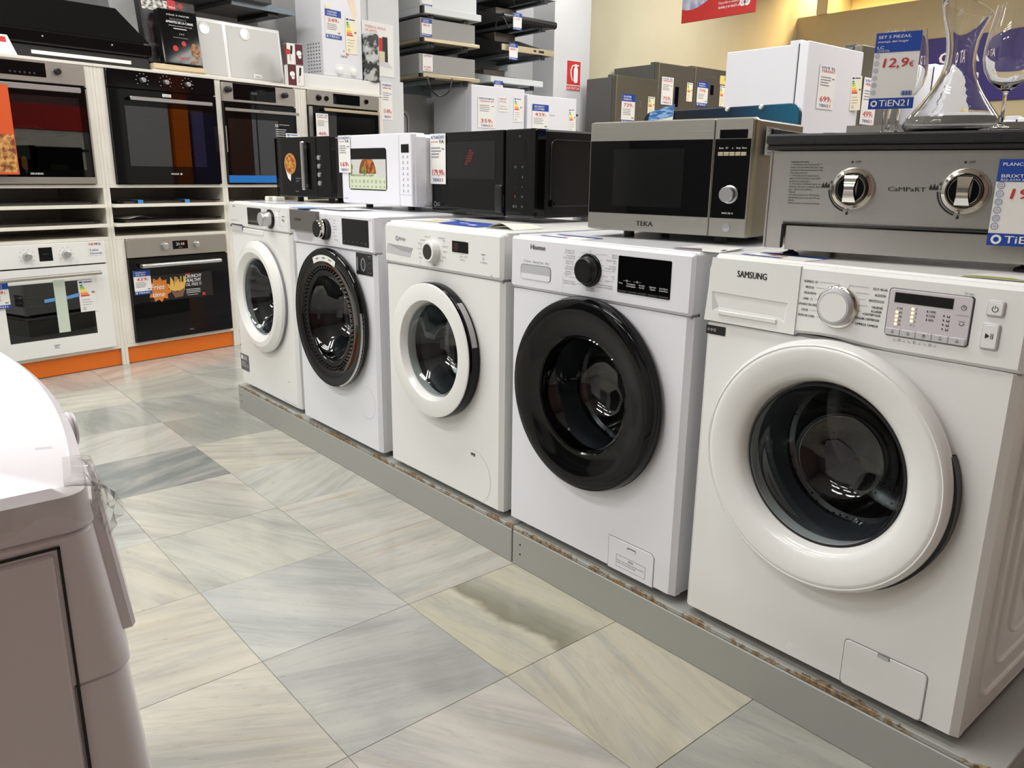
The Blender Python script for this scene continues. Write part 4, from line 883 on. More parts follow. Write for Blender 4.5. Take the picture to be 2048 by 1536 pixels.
for x in (.045, w-.045):
    for y in (.035, .34):
        o = G().lathe(x, y, [(.006, 0.0), (.006, -.007), (.014, -.010), (.016, -.013), (.016, -.016), (0, -.0165)], 20, 'z').build('foot', m_rubber_blk, t)
for kx, sp in ((.160, 0), (.347, 1)):
    ro = G().lathe(kx, .118, [(.0385, -.0), (.039, -.005), (.036, -.010), (.031, -.0115), (.028, -.008), (.0275, -.002)], 56).build('knob_bezel', m_chrome, t)
    kb = G().lathe(kx, .118, [(.026, -.002), (.026, -.012), (.0245, -.016), (0, -.017)], 48).build('burner_knob', m_chrome, t)
    for sg in (-1, 1):
        pts = [(kx+sg*(.009+.002*abs(math.cos(R(a)))), .118) for a in ()]
        a0 = [R(a) for a in range(-62, 63, 8)]
        G().poly([(kx+sg*.0235*math.cos(a), .118+.0235*math.sin(a)*1.0) for a in (a0 if sg > 0 else a0[::-1])] if sg > 0 else [(kx-.0235*math.cos(a), .118+.0235*math.sin(a)) for a in a0[::-1]], -.0176).build('knob_cheek', m_black_gloss, kb)
    gr = G()
    for i in range(13):
        z = .118-.024+.048*i/12; hw = .0085+.0035*abs(i/6-1)**1.5
        for s_ in (-1, 1): gr.v.append((kx+s_*hw, -.030+.010*abs(i/6-1)**2, z))
        for s_ in (-1, 1): gr.v.append((kx+s_*(hw+.001), -.016, z))
    for i in range(12): k = 4*i; gr.f += [(k, k+1, k+5, k+4), (k+2, k, k+4, k+6), (k+1, k+3, k+7, k+5)]
    gr.build('knob_grip', m_chrome, kb)
pr = G()
for kx in (.160, .347):
    pr.disc(kx-.006, .1665, .0021, -.0006, 14); text(pr, 'OFF', kx-.001, .1647, .0042, -.0006)
    pr.ring(kx, .118, .0445, .0415, -.0006, R(183), R(252), 16)
    for dx_, s_ in ((-.055, 1), (-.0495, 1.15), (-.0445, .9)): pr.poly([(kx+dx_-.0025*s_, .119), (kx+dx_+.0025*s_, .119), (kx+dx_+.002*s_, .124), (kx+dx_+.0004, .1195+.0095*s_), (kx+dx_-.002*s_, .124)], -.0006)
    pr.ring(kx-.0405, .1285, .0016, .0008, -.0006, 0, 6.283, 8); text(pr, '*', kx-.0425, .1235, .009, -.0006)
    pr.poly([(kx-.008, .070), (kx-.004, .070), (kx-.0035, .073), (kx-.0055, .0775), (kx-.0085, .073)], -.0006)
text(pr, 'CaMPaRT', .253, .1155, .0075, -.0006, 'C', bold=.035, w=.063)
text(pr, 'CE', .400, .077, .0095, -.0006, bold=.01); text(pr, '2575/20 •', .417, .077, .0045, -.0006)
ins = ('Lightning instructions:', '1.  Push and turn the knob into the "*"', 'position, the pilot flame will ignite. Keep', 'pushing the knob until the burner is lit,', 'then release the knob.', "2.  If the pilot and the burner don't", 'ignite, turn the knob back to the "OFF"', 'position and repeat step 1.', "3.  If the burner still doesn't ignite, turn", 'off the gas and wait for 5 minutes. Repeat', 'step 1 with an external flame.', 'Turn off:', 'Turn off the knobs to the "OFF" position,', 'subsequently close the gas tap of the gas', 'cylinder.', 'Cleaning instructions, see Instruction Manual.')
for i, s_ in enumerate(ins): text(pr, s_, .040, .1655-i*.0052, .0030, -.0006, bold=.02 if s_.endswith(':') else .004, w=min(.062, .0015*len(s_)))
ins2 = ('Aansteekinstructies:', '1.  Druk en draai', 'stand. Tijdens', 'ontsteken. Blijf', 'de brander', 'loslaten.', '2.  Indien de', 'vlam gaan, zet', '"OFF" stand', '3.  Indien de', 'sluit het gas', 'Herhaal stap 1.', 'Afsluiten:', 'Draai alle knoppen', 'draai vervolgens', 'gasfles dicht.', 'Schoonmaak', 'wijzing.')
for i, s_ in enumerate(ins2): text(pr, s_, .408, .1655-i*.0048, .0030, -.0006, bold=.02 if s_.endswith(':') else .004)
pr.build('panel_print', m_ink, t)
sp = G().add([(.085, .03, h+.033), (.125, .05, h+.033), (.135, .20, h+.036), (.095, .20, h+.036), (.085, .03, h+.035), (.125, .05, h+.035), (.135, .20, h+.038), (.095, .20, h+.038)], [(0, 3, 2, 1), (4, 5, 6, 7), (0, 1, 5, 4), (1, 2, 6, 5), (2, 3, 7, 6), (3, 0, 4, 7)]).xf(lambda a, b, c: tuple(GR.w(a, b, c))).build('scraper', m_silver)
tag(sp, 'flat grey metal scraper lying on the black griddle top', 'scraper')
GZ = GR.l.z+h+.0335
TG = F(GR.w(.3925, -.0078, .0285), GR.r)
t = empty('price_tag', TG.l, TG.r, 'blue and white price card at the right end of the steel griddle', 'price tag', 'large price cards')
big_tag(t, .108, .143, '199', 'PLANCHA BUTANO', '', 'BRIXTON', 'BQ-6394 Butano')
# ------------------------------------------------------------------ glassware on the griddle
def glass_obj(name, prof_out, prof_in, loc, label, cat, group=None, rimcut=None, seg=56):
    g = G().lathe(0, 0, prof_out+prof_in, seg, 'z', True)
    if rimcut: g.xf(rimcut)
    o = g.build(name, m_clear, None, loc, sharp=60); tag(o, label, cat, group); return o
dec_o = [(0, .0), (.060, .0), (.078, .004), (.0855, .013), (.085, .022), (.080, .031), (.067, .047), (.053, .066), (.045, .078), (.0375, .092), (.030, .110), (.0262, .127), (.0255, .145), (.0275, .168), (.032, .190), (.0375, .210), (.0415, .228), (.0445, .246)]
dec_i = [(.0425, .246), (.0395, .228), (.0355, .210), (.030, .190), (.0255, .168), (.0235, .145), (.0242, .127), (.028, .110), (.0355, .092), (.043, .078), (.051, .066), (.065, .047), (.078, .032), (.0825, .022), (.082, .0145), (.075, .008), (.05, .0065), (0, .008)]
ca, sa = math.cos(R(40)), math.sin(R(40))
def cut(x, y, z): return (x, y, z - max(0, z-.17)/.076*.036*(.5+(x*ca+y*sa)/.09))
glass_obj('decanter', dec_o, dec_i, (.314, .298, GZ+.0003), 'tall clear glass decanter with slanted lip standing on the griddle', 'decanter', None, cut, 72)
def wine(loc, s, label):
    k = lambda p: [(r*s, z*s) for r, z in p]
    po = k([(0, 0), (.034, 0), (.0345, .0015), (.02, .0035), (.006, .008), (.0038, .014), (.0034, .04), (.0036, .062), (.006, .068), (.016, .074), (.030, .086), (.040, .103), (.0445, .124), (.0445, .142), (.042, .165), (.038, .188), (.0342, .212)])
    pi = k([(.0332, .212), (.0368, .188), (.0408, .165), (.0433, .142), (.0433, .124), (.0388, .104), (.0288, .0875), (.015, .0765), (0, .0725)])
    return glass_obj('wine_glass', po, pi, loc, label, 'wine glass', 'wine glasses on the griddle')
wine((.2307, .2157, GZ+.0003), .86, 'clear wine glass just behind the 12,9 price card')
wine((.2037, .3134, GZ+.0003), .95, 'farther clear wine glass behind the 12,9 price card')
wine((.444, .176, GZ+.0003), .93, 'clear wine glass to the right of the decanter')
SG = F((.2181, .1544, 1.2196), R(17.5))
t = empty('price_tag', SG.l, SG.r, 'blue and white price card reading 12,9 leaning on a wine glass', 'price tag', 'large price cards')
big_tag(t, .0765, .133, '12,9', 'SET 5 PIEZAS,', 'menaje del hogar', 'LC', 'COCKTAIL')
G().box(.028, .036, .002, .006, -.043, .02, .001).build('clip_stick', m_clear, t)
# ------------------------------------------------------------------ papers lying on the washing machines
def leaflet(pts, z, label, m, extra=()):
    """a thin sheet lying flat; pts are its corners in the room"""
    n = len(pts); g = G().add([(x, y, z) for x, y in pts]+[(x, y, z+.0007) for x, y in pts], [tuple(range(n-1, -1, -1)), tuple(range(n, 2*n))]+[(i, (i+1) % n, n+(i+1) % n, n+i) for i in range(n)])
    o = g.build('leaflet', m); tag(o, label, 'leaflet')
    for nm, mm, ps in extra: G().add([(x, y, z+.0012) for x, y in ps], [tuple(range(len(ps)))]).build(nm, mm, o)
    return o
def card(cx, cy, w, h, rz, z, label, price):
    """a blue and white price card lying face up"""
    t = empty('leaflet', (cx, cy, z), rz, label, 'leaflet', 'price cards lying on machines')
    fl = lambda x, y, zz: (x, zz, -y)
    G().box(0, w, 0, .001, 0, h).xf(fl).build('card', m_paper, t)
    G().quad(0, w, h*.72, h, -.0008).xf(fl).build('header_band', m_blue, t); G().quad(0, w*.62, 0, h*.17, -.0008).xf(fl).build('footer_band', m_blue, t)
    g = G(); text(g, price, w*.3, h*.36, h*.2, -.0009, bold=.03, shear=.1); g.xf(fl).build('price_lettering', m_red, t)
    g = G(); text(g, 'TiEN21', w*.1, h*.03, h*.1, -.0014, bold=.02, w=w*.45); g.xf(fl).build('white_lettering', m_white_ink, t)
card(.050, .030, .15, .085, R(-4), .9412, 'blue and white price card under the foot of the gas griddle', '429')
card(-.555, .028, .16, .075, R(-3), .9402, 'blue and white price card under the steel microwave', '349')
leaflet([(.47, .02), (.585, .03), (.592, .12), (.49, .10)], .9415, 'white sheet edged yellow green on the nearest machine', m_paper, [('print_band', M('olive yellow print', (176, 178, 40), .4), [(.475, .022), (.575, .031), (.54, .05), (.49, .045)])])
leaflet([(-.12, .022), (.0, .03)][::1]+[(-.035, .17), (-.14, .15)], .9402, 'white folded leaflet with mauve corner under the steel microwave', m_paper, [('print_band', M('mauve print', (120, 96, 122), .4), [(-.12, .024), (-.045, .03), (-.075, .07), (-.12, .055)]), ('print_line', m_ink, [(-.02, .06), (-.013, .062), (-.022, .09), (-.03, .088)])])
leaflet([(-1.03, .045), (-.82, .025), (-.85, .16), (-1.10, .17)], .9462, 'bright blue leaflet on the machine below the large black microwave', m_blue, [('leaflet_print', m_white_ink, [(-.91, .06), (-.87, .057), (-.875, .075), (-.915, .078)]), ('leaflet_print', m_white_ink, [(-1.0, .10), (-.95, .097), (-.955, .107), (-1.005, .11)])])
leaflet([(-1.235, .05), (-1.06, .07), (-1.10, .20), (-1.245, .19)], .9462, 'pale magazine beside the bright blue leaflet', m_paper, [('leaflet_picture', two_tone('pale picture', (226, 214, 190), (196, 176, 140), 40, .45, .6, .4), [(-1.17, .065), (-1.08, .075), (-1.10, .15), (-1.18, .13)]), ('leaflet_print', m_blue, [(-1.14, .165), (-1.10, .165), (-1.105, .195), (-1.15, .19)])])
g = G(); n = 12   # curled sheet
for i in range(n+1):
    a = i/n; x = -.80+.13*a; zc = .9458+.016*math.sin(a*math.pi)**1.5
    g.v += [(x, .04, zc), (x-.02, .17, zc*.5+.4735)]
g.f = [(2*i, 2*i+2, 2*i+3, 2*i+1) for i in range(n)]; o = g.build('leaflet', M('cream paper', (226, 224, 204), .6)); tag(o, 'curled cream sheet at the end of the bright blue leaflet', 'leaflet')
leaflet([(-1.86, .05), (-1.62, .03), (-1.58, .15), (-1.80, .18)], .9602, 'white sheet lying on the grey drawer machine', M('glossy paper', (232, 232, 236), .25))
g = G().box(-1.915, -1.80, -.024, .06, .9605, .9625); o = g.build('leaflet', M('pale blue tape', (140, 168, 226), .5)); tag(o, 'pale blue tab over the corner of the grey drawer machine', 'leaflet')
leaflet([(-2.5, .05), (-2.2, .04), (-2.18, .18), (-2.46, .20)], .9635, 'shiny sheet on the farthest washing machine', M('glossy sheet', (214, 216, 224), .15))
# ------------------------------------------------------------------ built-in oven wall
def bx(t, name, m, *a, b=.001): return G().box(*a, b).build(name, m, t)
def oven_unit(x0, x1, label, low=True, up=(), dn=()):
    t = empty('oven_cabinet', OV.w((x0+x1)/2, .3, 0), OV.r, label, 'cabinet', 'white oven cabinets')
    o = -(x0+x1)/2; q = lambda n, m, a, b_, c, d, e, f: bx(t, n, m, a+o, b_+o, c-.3, d-.3, e, f)
    q('side_panel', m_board, x0, x0+.018, 0, .6, 0, 1.613); q('side_panel', m_board, x1-.018, x1, 0, .6, 0, 1.613); q('back_panel', m_board, x0+.018, x1-.018, .585, .6, .1, 1.613)
    q('top_board', m_board, x0, x1, -.006, .6, 1.6135, 1.628)
    for z in (.992, .712, .099): q('shelf_board', m_board, x0+.018, x1-.018, .0 if z != .992 else -.004, .58, z, z+.018)
    for z in (.887, .783): q('sliding_board', m_board, x0+.02, x1-.02, -.03, .55, z, z+.018)
    q('plinth_panel', m_orange if low else m_board, x0+.02, x1-.02, .012, .03, .003, .0985)
    for a, b_ in up: q('filler_strip', m_board, a, b_, .0, .015, 1.0105, 1.613)
    if low:
        for a, b_ in dn: q('filler_strip', m_board, a, b_, .0, .015, .1175, .7115)
    else: q('lower_front', m_board, x0+.018, x1-.018, .0, .015, .118, .711)
    return t
oven_unit(-1.40, -.7165, 'white oven cabinet unit holding the white oven at its bottom', True, [(-1.3815, -1.3665), (-.7685, -.735)], [(-1.3815, -1.3665), (-.7675, -.735)])
oven_unit(-.7155, .0025, 'white oven cabinet unit holding the two black door ovens', True, [(-.697, -.6595), (-.0265, -.016)], [(-.697, -.6495), (-.0285, -.016)])
oven_unit(.0032, .594, 'white oven cabinet unit behind the farthest washing machine', False, [(.5415, .5755)])
oven_unit(.595, 1.305, 'white oven cabinet unit at the right end of the oven wall', False, [(.6135, .6415), (1.2575, 1.2865)])
def oven(x0, x1, z0, z1, zc, label, body, panel, win=None, band=None, dep=.5, yf=-.02):
    """zc = underside of the control panel; returns (thing, door)"""
    t = empty('oven', OV.w(x0, 0, z0), OV.r, label, 'oven', 'built-in ovens'); w, h, c = x1-x0, z1-z0, zc-z0
    g = G()
    G().box(.02, w-.02, .016, dep, c+.004, h-.012).box(.02, w-.02, dep-.01, dep, .01, c).box(.02, .04, .016, dep, .01, c).box(w-.04, w-.02, .016, dep, .01, c).box(.02, w-.02, .016, dep, .008, .02).build('carcass', m_cavity, t)
    G().prism(rrect(0, w, c+.003, h, .003, 2), yf, .014, .002).build('control_panel', panel, t)
    G().box(.004, w-.004, -.004, .014, c-.004, c+.004).build('panel_gap', m_gap, t)
    dh = c-.004
    if win:
        a0, a1, b0, b1 = win[0]-x0, win[1]-x0, win[2]-z0, win[3]-z0
        g = G(); O = [(0, 0), (w, 0), (w, dh), (0, dh)]; I = [(a0, b0), (a1, b0), (a1, b1), (a0, b1)]
        vs = [(p[0], y, p[1]) for y, l in ((.012, O), (yf, O), (yf, I), (.012, I)) for p in l]; fs = []
        for k in range(3):
            for i in range(4): j = (i+1) % 4; fs.append((k*4+i, k*4+j, (k+1)*4+j, (k+1)*4+i))
        g.add(vs, fs); do = g.build('door', body, t)
        G().quad(a0, a1, b0, b1, yf+.0006).build('door_glass', m_pane if win[4] else m_pane_dk, do)
        G().box(.045, w-.045, .03, dep-.02, b0-.03, b0-.026).box(.045, .05, .03, dep-.02, b0-.03, b1+.03).box(w-.05, w-.045, .03, dep-.02, b0-.03, b1+.03).box(.045, w-.045, dep-.025, dep-.02, b0-.03, b1+.03).build('cavity_liner', M('cavity liner', (58, 62, 64), .35) if win[4] else m_cavity, t)
    else: do = G().prism(rrect(0, w, 0, dh, .003, 2), yf, .012, .002).build('door', body, t)
    if band: G().quad(0, w, 0, band, yf-.0006).build('door_band', m_steel_warm, do)
    return t, do, w, h
def rack(t, w, z, d=.4):
    g = G().tube([(.05, .05, z), (w-.05, .05, z)], .0028, 6).tube([(.05, d, z), (w-.05, d, z)], .0028, 6)
    for i in range(22): x = .06+(w-.12)*i/21; g.tube([(x, .05, z), (x, d, z)], .0014, 5)
    g.build('wire_rack', m_silver, t)
def bar(t, x0, x1, z0, z1, m, y=-.055, yf=-.02, lab=None):
    o = G().box(x0, x1, y, y+.014, z0, z1, .004).build('handle', m, t)
    for x in (x0+.025, x1-.040): G().box(x, x+.015, y+.013, yf+.001, z0+.002, z1-.002, .001).build('handle_mount', m, o)
    return o
YF = -.0208
def dial(t, x, z, r, m, h=.02): return G().lathe(x, z, [(r*1.05, -.02), (r, -.024), (r*.92, -.02-h), (r*.8, -.0215-h), (0, -.0215-h)], 28).build('knob', m, t)
def ticks(g, x, z, r, n=10, a=(200, -20)):
    for i in range(n):
        t_ = R(a[0]+(a[1]-a[0])*i/(n-1)); g.quad(x+r*math.cos(t_)-.003, x+r*math.cos(t_)+.003, z+r*math.sin(t_)-.001, z+r*math.sin(t_)+.001, YF)
    return g
# upper left: steel with rack and bag
t, do, w, h = oven(-1.365, -.770, 1.014, 1.611, 1.506, 'steel trimmed black glass oven with wide handle and rack, above the white oven', m_black_glass, m_steel_warm, (-1.31, -.815, 1.085, 1.445, True), .034)
bar(do, .0, .55, .455, .481, m_silver, -.06); G().box(w-.008, w, -.022, .0, .03, .48).build('door_edge', m_steel_warm, do)
G().quad(.09, .405, .520, .587, YF-.0004).build('display', m_black_glass, t); dial(t, .460, .553, .016, m_black, .018)
g = ticks(G(), .460, .553, .028, 12, (240, -60)); g.build('panel_print', m_seam, t)
g = G()
for i in range(6): g.ring(.24+i*.022, .535, .004, .003, YF-.001)
g.build('display_print', m_ink_grey, t); g = G(); text(g, 'GRUNDIG', .30, .046, .0095, -.0212, 'C', bold=.02); g.build('lettering', m_white_ink, do)
rack(t, w, .235)
g = G(); rs = random.Random(3)
for i in range(9):
    for j in range(5): x = i/8; y = j/4; g.v.append((.22+.26*x, .10+.16*y, .24+.055*math.sin(x*3.1)*(.7+.3*math.sin(y*5))+rs.uniform(-.006, .006)))
g.f = [(i*5+j, (i+1)*5+j, (i+1)*5+j+1, i*5+j+1) for i in range(8) for j in range(4)]
o = g.xf(lambda a, b, c: tuple(OV.w(-1.365+a, b, 1.014+c))).build('plastic_bag', M('milky plastic', (190, 190, 186), .3), None, sharp=20); tag(o, 'crumpled milky plastic bag on the rack inside the steel trimmed oven', 'bag')
o = G().box(0, .13, 0, .002, 0, .09).build('instruction_card', M('pale card', (186, 196, 186), .5), None, OV.w(-1.19, .05, 1.135)); o.rotation_euler.z = OV.r; tag(o, 'pale card standing inside the steel trimmed oven', 'card')
o = G().box(0, .07, 0, .05, 0, .05, .002).build('small_box', M('buff cardboard', (176, 140, 84), .6), None, OV.w(-.93, .06, 1.0605)); o.rotation_euler = (0, 0, OV.r+R(20)); tag(o, 'small buff cardboard box on the floor of the steel trimmed oven', 'box')
o = G().box(0, .10, 0, .003, 0, .42).build('promotion_card', M('orange red print', (214, 84, 30), .5), None, OV.w(-1.262, -.068, 1.06)); o.rotation_euler.z = OV.r; tag(o, 'orange red food card at the edge of the steel trimmed oven', 'card')
G().quad(.004, .096, .01, .19, -.0006).build('food_picture', two_tone('roast picture', (120, 60, 30), (214, 160, 90), 40, .4, .6, .5), o)
# upper second: black with three knobs
t, do, w, h = oven(-.658, -.028, 1.014, 1.612, 1.517, 'all black oven with three silver knobs and silver bar handle', m_black_glass, m_black_gloss, (-.577, -.117, 1.11, 1.428, False))
bar(do, .10, .588, .443, .463, m_silver, -.058)
for x in (.193, .326, .457): dial(t, x, .553, .0135, m_silver, .024)
g = G()
for x in (.193, .326, .457): ticks(g, x, .553, .034, 8, (215, -35))
g.build('panel_print', m_white_ink, t)
g = G().quad(.30, .352, .474, .490, -.0212).build('white_label', m_paper, do); g2 = G(); text(g2, '7 modelos', .326, .479, .006, -.0218, 'C'); g2.build('label_print', m_ink, g)
g = G(); text(g, 'FAGOR', .335, .050, .010, -.0212, 'C', bold=.02); g.ring(.372, .055, .006, .003, -.0212); g.build('lettering', m_white_ink, do)
rack(t, w, .352); g = G()
for i in range(8): g.box(.545, .557, .05, .36, .10+i*.035, .104+i*.035)
g.build('shelf_runner', m_silver, t)
# upper third: steel with two black knobs
t, do, w, h = oven(.022, .540, 1.014, 1.604, 1.492, 'steel panel oven with two black knobs and blue film along its door', m_black_glass, m_steel_warm, (.045, .40, 1.05, 1.40, True))
bar(do, -.005, w+.006, .425, .443, m_steel_warm, -.052)
g2 = G(); text(g2, 'HAIER', .24, .4305, .0065, -.0526, 'C', bold=.02); g2.build('lettering', m_ink, do)
G().quad(.07, .37, .495, .588, YF-.0004).build('display', m_black_glass, t); dial(t, .032, .548, .0185, m_black, .028); dial(t, .432, .545, .0175, m_black, .028)
g2 = G(); text(g2, '10:00', .215, .532, .014, YF-.001, 'C'); g2.build('display_print', m_ink_grey, t)
g = G(); text(g, '10', .355, .35, .018, -.0212, bold=.03); text(g, 'años de garantía', .385, .362, .007, -.0212, w=.075); lines(g, .355, .45, .335, 4, .013, -.0212, .003); g.build('door_sticker', m_white_ink, do)
G().quad(.0, w, .006, .05, -.0214).build('blue_film', M('blue film', (24, 110, 190), .3), do)
energy(OV, .452, 1.17, .105, .16, 'energy label on the lower right of the blue filmed oven', -.0225, group='energy labels')
small_tag('price_tag', OV, -.012, 1.20, .05, .15, '399', 'narrow price tag turned edgewise beside the blue filmed oven', 'tags on the oven wall', 'blue', -.085, ('HORNO', 'MULTI'), rz=R(60), detail=False)
# upper fourth: warm steel
t, do, w, h = oven(.643, 1.256, 1.014, 1.612, 1.514, 'warm steel oven with three black knobs and rings reflected in its door', m_black_glass, m_steel_warm, (.72, 1.21, 1.06, 1.46, True))
bar(do, .105, .585, .470, .489, m_gold, -.055); G().box(0, .03, -.0215, -.019, 0, .495).build('door_edge', m_steel_warm, do); G().box(w-.012, w, -.0215, -.019, 0, .495).build('door_edge', m_steel_warm, do)
dial(t, .083, .553, .020, m_black_gloss, .010); dial(t, .146, .552, .016, m_black_gloss, .010); dial(t, .492, .556, .016, m_black_gloss, .010)
G().quad(.205, .435, .522, .588, YF-.0004).build('display', m_black_glass, t)
small_tag('price_tag', OV, .665, 1.30, .10, .165, '469', 'white price tag reading 469 on the warm steel oven', 'tags on the oven wall', 'plain', -.062, ('TOP 20', 'oferta'))
# lower left: white oven
t, do, w, h = oven(-1.365, -.769, .121, .7112, .590, 'white oven with long window and brushed handle at the bottom left', m_enamel, m_enamel, (-1.30, -.862, .211, .510, True))
o = G().tube([(.02, -.058, .418), (.10, -.060, .422), (.42, -.060, .424), (.545, -.056, .424)], .0105, 10).build('handle', m_steel_warm, do)
for x in (.04, .52): G().tube([(x, -.055, .422), (x, -.02, .422)], .006, 8).build('handle_mount', m_steel_warm, o)
dial(t, .199, .531, .0205, m_silver, .022); dial(t, .390, .531, .0205, m_silver, .022); G().quad(.256, .322, .502, .572, YF-.0004).build('display', m_black_glass, t)
g = ticks(G(), .199, .531, .036, 8, (215, -35)); ticks(g, .390, .531, .036, 8, (215, -35)); g.build('panel_print', m_seam, t)
g = G(); text(g, '-  -  -', .289, .535, .008, YF-.001, 'C'); g.build('display_print', m_white_ink, t)
st = G().quad(.505, .582, .515, .588, YF-.0004).build('warranty_sticker', m_paper, t)
g = G(); text(g, 'NEW', .512, .569, .013, YF-.001, bold=.03); g.build('sticker_red', m_red, st); g = G(); text(g, 'POL', .548, .569, .013, YF-.001, bold=.03, w=.028); text(g, '5 años', .512, .539, .012, YF-.001, bold=.03, w=.045); text(g, 'Garantía', .512, .522, .010, YF-.001, bold=.03, w=.064); g.build('sticker_blue', m_blue_txt, st)
g = G(); text(g, 'NEW', .285, .048, .009, -.0212, 'C', bold=.03); text(g, 'POL', .285, .036, .009, -.0212, 'C', bold=.03); g.build('lettering', m_ink_grey, do)
rack(t, w, .262); G().box(.305, .363, -.0225, -.0212, .118, .400).build('paper_strip', M('pale green paper strip', (200, 212, 196), .5), do)
for q_ in ([(.25, .285), (.306, .29), (.306, .308), (.25, .303)], [(.363, .292), (.43, .302), (.43, .322), (.363, .31)]): G().poly(q_, -.0235).build('blue_tape', M('blue tape', (96, 150, 206), .5), do)
energy(OV, -.938, .336, .088, .172, 'energy label with coloured bars on the white oven window', -.0235)
small_tag('price_tag', OV, -1.375, .40, .10, .128, '329', 'price tag cut by the left edge on the white oven', 'tags on the oven wall', 'blue', -.0265, ('HORNO', 'BLANCO'))
# lower second: black door with fries sticker
t, do, w, h = oven(-.648, -.030, .121, .7112, .603, 'black door oven with fries sticker and curved steel handle', m_black_glass, m_steel_warm)
o = G().tube([(.066, -.03, .437), (.068, -.055, .438), (.09, -.062, .439), (.30, -.064, .440), (.52, -.062, .439), (.545, -.055, .438), (.548, -.03, .437)], .0125, 10).build('handle', m_silver, do)
dial(t, .217, .542, .0205, m_silver, .022); dial(t, .414, .541, .0175, m_silver, .022); st = G().quad(.268, .362, .520, .568, YF-.0004).build('display', m_black_glass, t)
g = G(); text(g, '21:10', .315, .541, .016, YF-.001, 'C', bold=.01); text(g, 'o ^ o', .315, .526, .006, YF-.001, 'C'); g.build('display_print', m_white_ink, st)
g = ticks(G(), .217, .542, .035, 8, (215, -35)); g.build('panel_print', m_seam, t)
g = G(); text(g, 'TEKA', .34, .030, .0085, -.0212, 'C', bold=.02); g.build('lettering', m_ink_grey, do)
st = G().quad(.10, .50, .225, .375, -.0212).build('fries_sticker', M('sticker black', (20, 19, 20), .3), do)
g = G(); n = 22; g.poly([(.160+(.075 if i % 2 else .056)*math.cos(2*math.pi*i/n), .292+(.075 if i % 2 else .056)*math.sin(2*math.pi*i/n)) for i in range(n)], -.0218).build('orange_burst', M('burst orange', (206, 122, 44), .5), st)
g = G(); text(g, 'Fries', .108, .295, .030, -.0224, bold=.015, shear=.2, w=.085); text(g, 'time', .118, .252, .028, -.0224, bold=.015, shear=.2, w=.072); g.build('white_lettering', m_white_ink, st)
g = G(); rs = random.Random(2)
for i in range(22):
    x = .228+.085*i/21; a = rs.uniform(-.25, .25)+(x-.27)*3; L = rs.uniform(.045, .085); z = .275
    g.add([(x-.004, -.0222-i*.00003, z), (x+.004, -.0222-i*.00003, z), (x+.004+L*math.sin(a), -.0222-i*.00003, z+L*math.cos(a)), (x-.004+L*math.sin(a), -.0222-i*.00003, z+L*math.cos(a))], [(0, 1, 2, 3)])
o = g.build('fries_print', M('fries yellow', (222, 178, 90), .5), st); o['kind'] = 'stuff'
G().add([(.226, -.0232, .285), (.252, -.0232, .235), (.302, -.0232, .24), (.318, -.0232, .29), (.27, -.0232, .268)], [(0, 1, 2, 3, 4)]).build('fries_basket', M('basket brown', (120, 84, 66), .5), st)
g = G(); text(g, 'CRUNCHY', .326, .345, .020, -.0224, bold=.035, w=.105); text(g, 'HEALTHY', .326, .320, .020, -.0224, bold=.035, w=.10); text(g, 'OIL FREE !!!', .326, .296, .018, -.0224, w=.10); lines(g, .326, .425, .276, 3, .010, -.0224, .003); g.quad(.33, .40, .242, .244, -.0224); g.build('sticker_lettering', m_white_ink, st)
G().quad(.428, .446, .232, .25, -.0224).quad(.326, .36, .368, .373, -.0224).build('red_mark', m_red, st)
small_tag('price_tag', OV, -.633, .396, .10, .136, '429', 'price tag reading 429 on the fries sticker oven', 'tags on the oven wall', 'blue', -.024, ('HORNO', 'AIR FRY'))
# hobs and papers on the sliding boards
def hob(x0, x1, z, label, side=False, y0=-.02):
    t = empty('hob', OV.w(x0, y0, z), OV.r, label, 'hob', 'hobs on sliding boards'); w = x1-x0
    G().box(.0, w, .0, .5, .012, .018, .002).build('glass_top', m_black_glass, t); G().box(.03, w-.03, .02, .48, 0, .0122).build('base_tray', m_steel_dark, t)
    for cx, cy, r in ((.17, .15, .075), (.17, .35, .09), (w-.17, .15, .09), (w-.17, .35, .075)): G().ring(cx, cy, r, r-.003, 0).xf(lambda a, b, c: (a, c, .0184)).build('zone_ring', m_ink_grey, t)
    return t
hob(-1.365, -.775, .9055, 'black glass hob on the upper sliding board of the left cabinet'); hob(-1.365, -.775, .8015, 'black glass hob on the lower sliding board of the left cabinet')
hob(-.66, -.05, .9055, 'black glass hob with blue tapes on the upper sliding board'); 
hob(-.66, -.05, .8015, 'black glass hob under a white paper on the lower sliding board')
for i, (x, lab) in enumerate(((-.56, 'blue tape on the hob edge, left of the pair'), (-.28, 'blue tape on the hob edge, right of the pair'))):
    o = G().box(0, .03, -.002, .15, 0, .0006).box(0, .03, -.0026, -.002, -.018, .0006).build('tape', M('blue masking tape', (64, 140, 210), .5), None, OV.w(x, -.0205, .9245)); o.rotation_euler.z = OV.r; tag(o, lab, 'tape', 'tapes on the hob')
g = G(); n = 5
for i in range(n+1):
    for j in range(n+1): x = i/n; y = j/n; g.v.append((.18*x, .14*y, .003+.016*max(0, 1-abs(x-.55)*3.2)*(1-y*.4)))
g.f = [(i*(n+1)+j, (i+1)*(n+1)+j, (i+1)*(n+1)+j+1, i*(n+1)+j+1) for i in range(n) for j in range(n)]
o = g.build('paper_sheet', m_paper, None, OV.w(-.64, .0, .8205)); o.rotation_euler.z = OV.r; tag(o, 'creased white paper on the lower sliding hob', 'paper')
